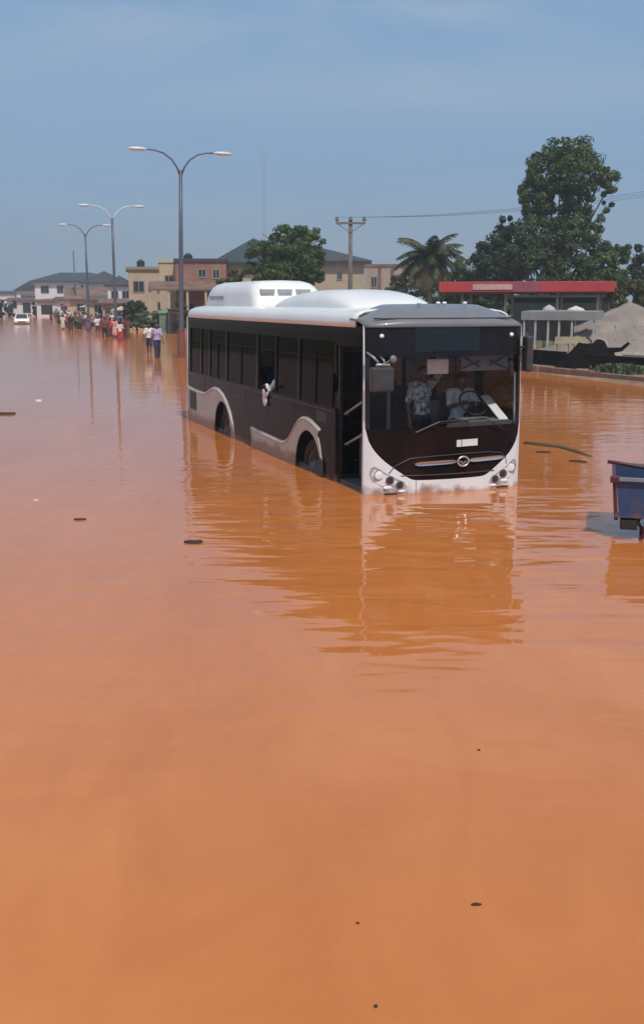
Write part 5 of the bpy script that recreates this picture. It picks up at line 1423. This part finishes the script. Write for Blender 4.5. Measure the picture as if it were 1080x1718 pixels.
far_parasol(150, 540, 140, 1.3, 2.5, cc('umb_cream', (.58,.50,.38)), 'cream parasol between the third and second lamp posts')
far_parasol(204, 545, 116, 1.15, 2.3, cc('umb_yellow', (.55,.48,.34)), 'yellowish parasol behind the right end of the crowd')
far_parasol(131, 535, 172, 1.3, 2.4, cc('umb_blue', (.12,.18,.34)), 'blue parasol behind the white and black waders')
for px_, Y_, w_, h_, wl_, rf_, lb_ in ((92,196,3.4,2.3,'w_cream','r_rust','cream market hut with rusty roof under the white block'),
     (108,186,2.8,2.5,'w_white','r_dark','tiny white market hut with dark roof beside the cream hut'),
     (190,127,2.6,2.2,'w_pink','r_rust','pinkish market hut with rusty roof beside the second lamp post'),
     (56,232,3.6,3.4,'w_white','r_brown','small pale house between the steep dark roof and the white block'),
     (6,250,5.0,4.2,'w_white','r_dark','pale building with dark roof cut by the left border'),
     (148,158,3.0,2.4,'w_white','w_white','whitewashed flat-roofed hut left of the rusty gable')):
    house((G(px_, Y_), Y_, GZ), R(8), lb_, w_, 3.5, h_, M[wl_], M[rf_], 'shed', .4, .5, wins=[(-w_*.4, .9, w_*.28, .8)], doors=[(w_*.02, 0, w_*.30, 1.9, 'shade_in')])
for px_, py_, rz_, mm_, lb_ in ((95,524,20,'c_dark','dark car parked down the road behind the waders'),(76,519,10,'c_maroon','maroon car at the vanishing end of the road')):
    p = onz(px_, py_); c_ = car((p.x, p.y, -.2), R(rz_), lb_)
    for ch in c_.children:
        if ch.name.split('.')[0] in ('body', 'cabin'): ch.data.materials[0] = M[mm_]
# water tanks on roofs
for px_, py_, Y_, lb_ in ((312,431,101,'black water tank on the brick building roof'),(232,441,115,'black water tank on the beige block roof')):
    p = at(px_, py_, Y_)
    t_ = MB(); t_.tube([(0,0,-.75),(0,0,-.1),(0,0,.0),(0,0,.12)], [.42,.42,.30,.14], 14); o = t_.link('water_tank', M['black_trim'], smooth=False); o.location = (p.x, Y_+1.5, p.z+.30); tag(o, lb_, 'water tank')

# green tarpaulin shelter by the hedge
p = at(278, 530, 91)
tp_ = empty('tarpaulin_shelter', (p.x, 91, .2), R(10), 'green tarpaulin booth beside the pale hedge', 'booth')
b = MB(); b.box(-.55, 0, -.4, .55, 1.2, 1.45); b.link('sheet', mat('tarp_green', (.15,.22,.15), .7, .2, 2, bump=.03, bscale=3), tp_)
b = MB(); b.add([(-.62,-.1,1.45),(.62,-.1,1.45),(.62,1.3,1.72),(-.62,1.3,1.72),(-.62,-.1,1.50),(.62,-.1,1.50),(.62,1.3,1.77),(-.62,1.3,1.77)], [(3,2,1,0),(4,5,6,7),(0,1,5,4),(1,2,6,5),(2,3,7,6),(3,0,4,7)])
b.link('roof', mat('tarp_roof', (.16,.24,.16), .7, .2, 2), tp_)
p = at(291, 528, 90)
dk = empty('kiosk', (p.x, 90, .2), R(10), 'narrow dark wooden booth between the green booth and the tall lamp post', 'kiosk')
b = MB(); b.box(-.42, 0, -.4, .42, 1, 1.75); b.link('wall', M['r_brown'], dk)
b = MB(); b.box(-.30, -.04, -.2, .30, -.004, 1.5); b.link('door', M['shade_in'], dk)
b = MB(); b.box(-.5, -.1, 1.754, .5, 1.1, 1.86); b.link('roof', M['r_brown'], dk)

# coconut palm
def palm(px, py, Y, label, seed, nf=34, L0=2.55):
    c = at(px, py, Y); r = empty('palm_tree', (c.x, Y, .2), 0, label, 'palm tree'); h = c.z - .2
    mb = MB(); pts = [(0,0,-.5),(.05,0,h*.3),(.02,0,h*.6),(0,0,h)]; mb.tube(pts, [.22,.18,.16,.17], 10); mb.link('trunk', M['bark_pale'], r, smooth=True)
    g = random.Random(seed)
    for i in range(nf):
        a = i*2.39996 + g.uniform(-.2,.2); el = R(78 - 105*(i/nf)**.8) ; Lf = L0*g.uniform(.85,1.1)
        if i < 2: a = (.25, 2.9)[i]; el = R((76,66)[i])
        dead = i > nf*.72
        f = MB(); pos = Vector((0,0,h)); n = 14; pts = []; e = el
        for j in range(n+1):
            pts.append(pos.copy()); st = Lf/n
            pos = pos + Vector((math.cos(a)*math.cos(e), math.sin(a)*math.cos(e), math.sin(e)))*st; e -= R(5.2 if not dead else 7)
        f.tube(pts, [.035-.03*j/n for j in range(n+1)], 4)
        for j in range(1, n+1):
            p0 = pts[j]; d_ = (pts[j]-pts[j-1]).normalized(); sd_ = d_.cross(Vector((0,0,1))).normalized(); up_ = sd_.cross(d_)
            for s in (-1, 1):
                for kk in range(3):
                    base = p0 - d_*(Lf/n)*kk/3; ll = .62*math.sin(math.pi*(.12+.80*j/n))+.10
                    tip = base + (sd_*s*.80 + d_*.55 - up_*(.18+.35*g.random()) - Vector((0,0,.25)))*ll
                    mid_ = base.lerp(tip, .45) + up_*.05; wv = d_*.05
                    f.add([base-wv*.6, mid_-wv, tip, mid_+wv, base+wv*.6], [(0,1,3,4),(1,2,3)])
        f.link('frond', M['frond_dead'] if dead else M['frond'] if i % 3 else M['leaf_dark'], r, fix=False)
    return r
palm(722, 432, 76, 'shaggy coconut palm with drooping dry fronds behind the bus roof', 5)

# weeds on the bank at the right border
def weed(px, py, Y, w, h, n, label, seed, m):
    c = at(px, py, Y); g = np.random.default_rng(seed); mb = MB()
    for i in range(n):
        x = g.normal()*w*.45; y = g.normal()*w*.3; a = g.uniform(0, 6.28); ll = h*(.5+g.random()*.7); ln = .2+.5*g.random()
        wv = .022+.02*g.random(); sx, sy = -math.sin(a)*wv, math.cos(a)*wv
        q = [(x+math.cos(a)*ln*ll*t**1.6, y+math.sin(a)*ln*ll*t**1.6, ll*t*(1-.25*t)) for t in (0,.4,.75,1)]
        mb.add([(q[0][0]-sx,q[0][1]-sy,q[0][2]-.1),(q[0][0]+sx,q[0][1]+sy,q[0][2]-.1),(q[1][0]+sx*1.5,q[1][1]+sy*1.5,q[1][2]),(q[1][0]-sx*1.5,q[1][1]-sy*1.5,q[1][2]),(q[2][0]+sx,q[2][1]+sy,q[2][2]),(q[2][0]-sx,q[2][1]-sy,q[2][2]),q[3]],
               [(0,1,2,3),(3,2,4,5),(5,4,6)])
    o = mb.link('weed', m, None, fix=False); o.location = (c.x, Y, .18)
    return tag(o, label, 'plant', 'weeds on the bank at the right')
weed(1035, 632, 38.0, .55, .42, 420, 'tuft of pale green weeds in front of the black heap', 1, M['leaf_hedge'])
weed(1062, 634, 37.2, .50, .40, 380, 'tuft of weeds nearest the right border', 2, M['leaf_hedge'])
weed(1015, 628, 39.2, .40, .28, 260, 'low thin weeds at the left end of the green patch', 3, M['leaf_olive'])
weed(908, 592, 45.8, .45, .45, 260, 'yellowish weeds under the stall roof behind the drain wall', 4, M['leaf_olive'])

# ================================================================== BLUE HAND CART (right border)
M['cart_blue'] = mat('cart_blue', (.028,.060,.140), .45, .15, 2, dirt=((.13,.075,.05), 3, .52), tide=.74, bump=.003, bscale=5)
M['cart_red'] = mat('cart_dark_red', (.085,.018,.028), .5, .2, 4)
M['cart_grey'] = mat('cart_rail', (.22,.23,.25), .45, .15, 4)
ct = empty('hand_cart', (3.36, 12.1, -.49), R(-14.5), 'dark blue metal cart tray standing in the water at the right border', 'cart')
Z = .45
b = MB()
b.prism([(.05,.30+Z),(2.2,.30+Z),(2.2,.71+Z),(.0,.74+Z)], lambda u, v: (u, 0, v), lambda u, v: (u, .03, v))
b.link('side_panel', M['cart_blue'], ct)
b = MB(); b.prism([(.05,.30+Z),(2.2,.30+Z),(2.2,.71+Z),(.0,.74+Z)], lambda u, v: (u, 1.10, v), lambda u, v: (u, 1.13, v)); b.link('side_panel', M['cart_blue'], ct)
b = MB(); b.box(.06, .032, .28+Z, 2.2, 1.098, .32+Z); b.link('floor', M['cart_blue'], ct)
b = MB(); b.box(2.204, 0, .28+Z, 2.24, 1.13, .72+Z); b.link('end_panel', M['cart_blue'], ct)
b = MB(); b.add([(.0,.0,.26+Z),(.0,1.13,.26+Z),(-.04,1.13,.75+Z),(-.04,.0,.75+Z),(.045,.0,.26+Z),(.045,1.13,.26+Z),(.0,1.13,.75+Z),(.0,.0,.75+Z)], [(0,1,2,3),(7,6,5,4),(0,4,5,1),(1,5,6,2),(2,6,7,3),(3,7,4,0)])
b.link('end_panel', M['cart_red'], ct)
b = MB(); b.beam((-.03,-.03,.745+Z),(2.24,-.03,.715+Z), .045,.04); b.link('top_rail', M['cart_grey'], ct)
b = MB(); b.beam((-.03,1.16,.745+Z),(2.24,1.16,.715+Z), .045,.04); b.link('top_rail', M['cart_grey'], ct)
b = MB(); b.box(-.065,-.06,.70+Z,.035,.04,.775+Z); bevel(b.link('corner_cap', M['cart_red'], ct), .012)
b = MB(); b.beam((0,-.02,.325+Z),(2.2,-.02,.325+Z), .04,.05); b.link('lower_rail', M['cart_blue'], ct)
for k in range(4):
    b = MB(); b.box(.38+k*.5, -.03, .36+Z, .42+k*.5, -.003, .70+Z); b.link('rib', M['cart_blue'], ct)
b = MB(); b.tube([(-.10,.52,.86+Z),(.05,.52,.845+Z),(.5,.50,.78+Z),(1.4,.45,.77+Z)], .022, 8); b.link('handle', M['cart_red'], ct, smooth=True)
b = MB(); b.box(.07,-.02,.155+Z,.26,.25,.275+Z); bevel(b.link('lamp_box', M['black_trim'], ct), .015)
b = MB(); b.tube([(.36,.02,.29+Z),(.35,.02,.12+Z),(.30,.02,.03+Z),(.31,.02,-.06+Z),(.31,.02,0)], [.025,.024,.022,.022,.022], 8); b.link('leg', M['cart_red'], ct, smooth=True)
b = MB(); b.tube([(.36,1.1,.29+Z),(.35,1.1,.12+Z),(.30,1.1,.03+Z),(.31,1.1,0)], .023, 8); b.link('leg', M['cart_red'], ct, smooth=True)
for y in (-.10, 1.23):
    b = MB(); b.tube([(1.35,y-.03,.34),(1.35,y+.03,.34)], .34, 24); wq = b.link('wheel', M['rubber'], ct)
    b = MB(); b.tube([(1.35,y-.035,.34),(1.35,y+.035,.34)], .22, 20); b.link('rim', M['cart_grey'], wq)
b = MB(); b.tube([(1.35,-.2,.34),(1.35,1.33,.34)], .02, 8); b.link('axle', M['cart_grey'], ct)
b = MB(); b.box(1.30,-.02,.33,1.40,1.12,.28+Z-.003); b.link('chassis', M['cart_red'], ct)

# ================================================================== FLOATING BITS AND A DROWNED KERB
M['drift'] = mat('drift', (.045,.022,.014), .8, .3, 8)
M['foam'] = mat('plastic_white', (.60,.55,.50), .5, .1, 8)
def drift(px, py, L_, W_, H_, rz, m, name, label, cat, seed):
    p = onz(px, py); mb = MB(); n = 9; g = random.Random(seed); vs = []
    for i in range(n):
        a = 2*math.pi*i/n; k = .75+.35*g.random(); vs.append((math.cos(a)*L_/2*k, math.sin(a)*W_/2*k))
    mb.add([(x, y, -.01) for x, y in vs] + [(x*.9, y*.8, H_*(.6+.4*g.random())) for x, y in vs] + [(0,0,H_)],
           [(i, (i+1)%n, (i+1)%n+n, i+n) for i in range(n)] + [(i+n, (i+1)%n+n, 2*n) for i in range(n)])
    o = mb.link(name, m); o.location = (p.x, p.y, 0); o.rotation_euler = (0,0,R(rz)); return tag(o, label, cat)
D = M['drift']; 
drift(8, 695, .62, .30, .05, 0, D, 'driftwood', 'flat dark board floating at the left border', 'driftwood', 1)
drift(134, 872, .16, .10, .02, 0, D, 'driftwood', 'short dark stick floating left of the bus reflection', 'driftwood', 2)
drift(325, 911, .26, .14, .03, 5, D, 'driftwood', 'dark floating scrap at the left edge of the bus reflection', 'driftwood', 3)
drift(911, 759, .34, .15, .03, -12, D, 'driftwood', 'dark scrap of wood just right of the bus bumper', 'driftwood', 4)
drift(970, 775, .34, .12, .03, -30, D, 'driftwood', 'slanting dark scrap of wood between the bus and the blue cart', 'driftwood', 5)
drift(798, 1519, .055, .022, .008, 0, D, 'leaf', 'small dark leaf floating in the right foreground', 'leaf', 6)
drift(600, 1550, .018, .018, .006, 0, D, 'leaf', 'tiny dark leaf floating in the centre foreground', 'leaf', 7)
drift(630, 1690, .020, .020, .008, 0, D, 'leaf', 'dark seed-like leaf floating at the bottom of the picture', 'leaf', 8)
drift(803, 1259, .02, .03, .006, 30, D, 'leaf', 'speck of a leaf floating below the bus reflection', 'leaf', 9)
drift(65, 672, .22, .22, .03, 0, M['foam'], 'plastic_scrap', 'pale plastic scrap floating at far left, the farther one', 'litter', 10)
drift(61, 839, .09, .08, .015, 0, M['foam'], 'plastic_scrap', 'pale plastic scrap floating at far left, the nearer one', 'litter', 11)
drift(30, 549, .5, .5, .06, 0, M['foam'], 'plastic_scrap', 'pale scrap floating beside the white car', 'litter', 12)
mb = MB()
pts = [onz(880,744), onz(905,747), onz(940,751), onz(965,758), onz(990,766)]
mb.tube([(p.x, p.y, -.005) for p in pts], [.05,.06,.06,.055,.04], 8)
tag(mb.link('pipe', mat('mossy_pipe', (.10,.075,.035), .8, .25, 3), smooth=True), 'mossy pipe just breaking the surface right of the bus', 'pipe')

# ================================================================== AIR
hz_ = MB(); hz_.box(-820, -55, -1.5, 820, 1400, 75)
m, nt, p = new_mat('haze_air'); nt.nodes.remove(p)
pv = nt.nodes.new('ShaderNodeVolumePrincipled'); pv.inputs['Density'].default_value = 0.0010; pv.inputs['Color'].default_value = (.94,.98,1.0,1); pv.inputs['Anisotropy'].default_value = .2
nt.links.new(pv.outputs[0], nt.nodes['Material Output'].inputs['Volume'])
ho = hz_.link('haze', m); ho['kind'] = 'stuff'
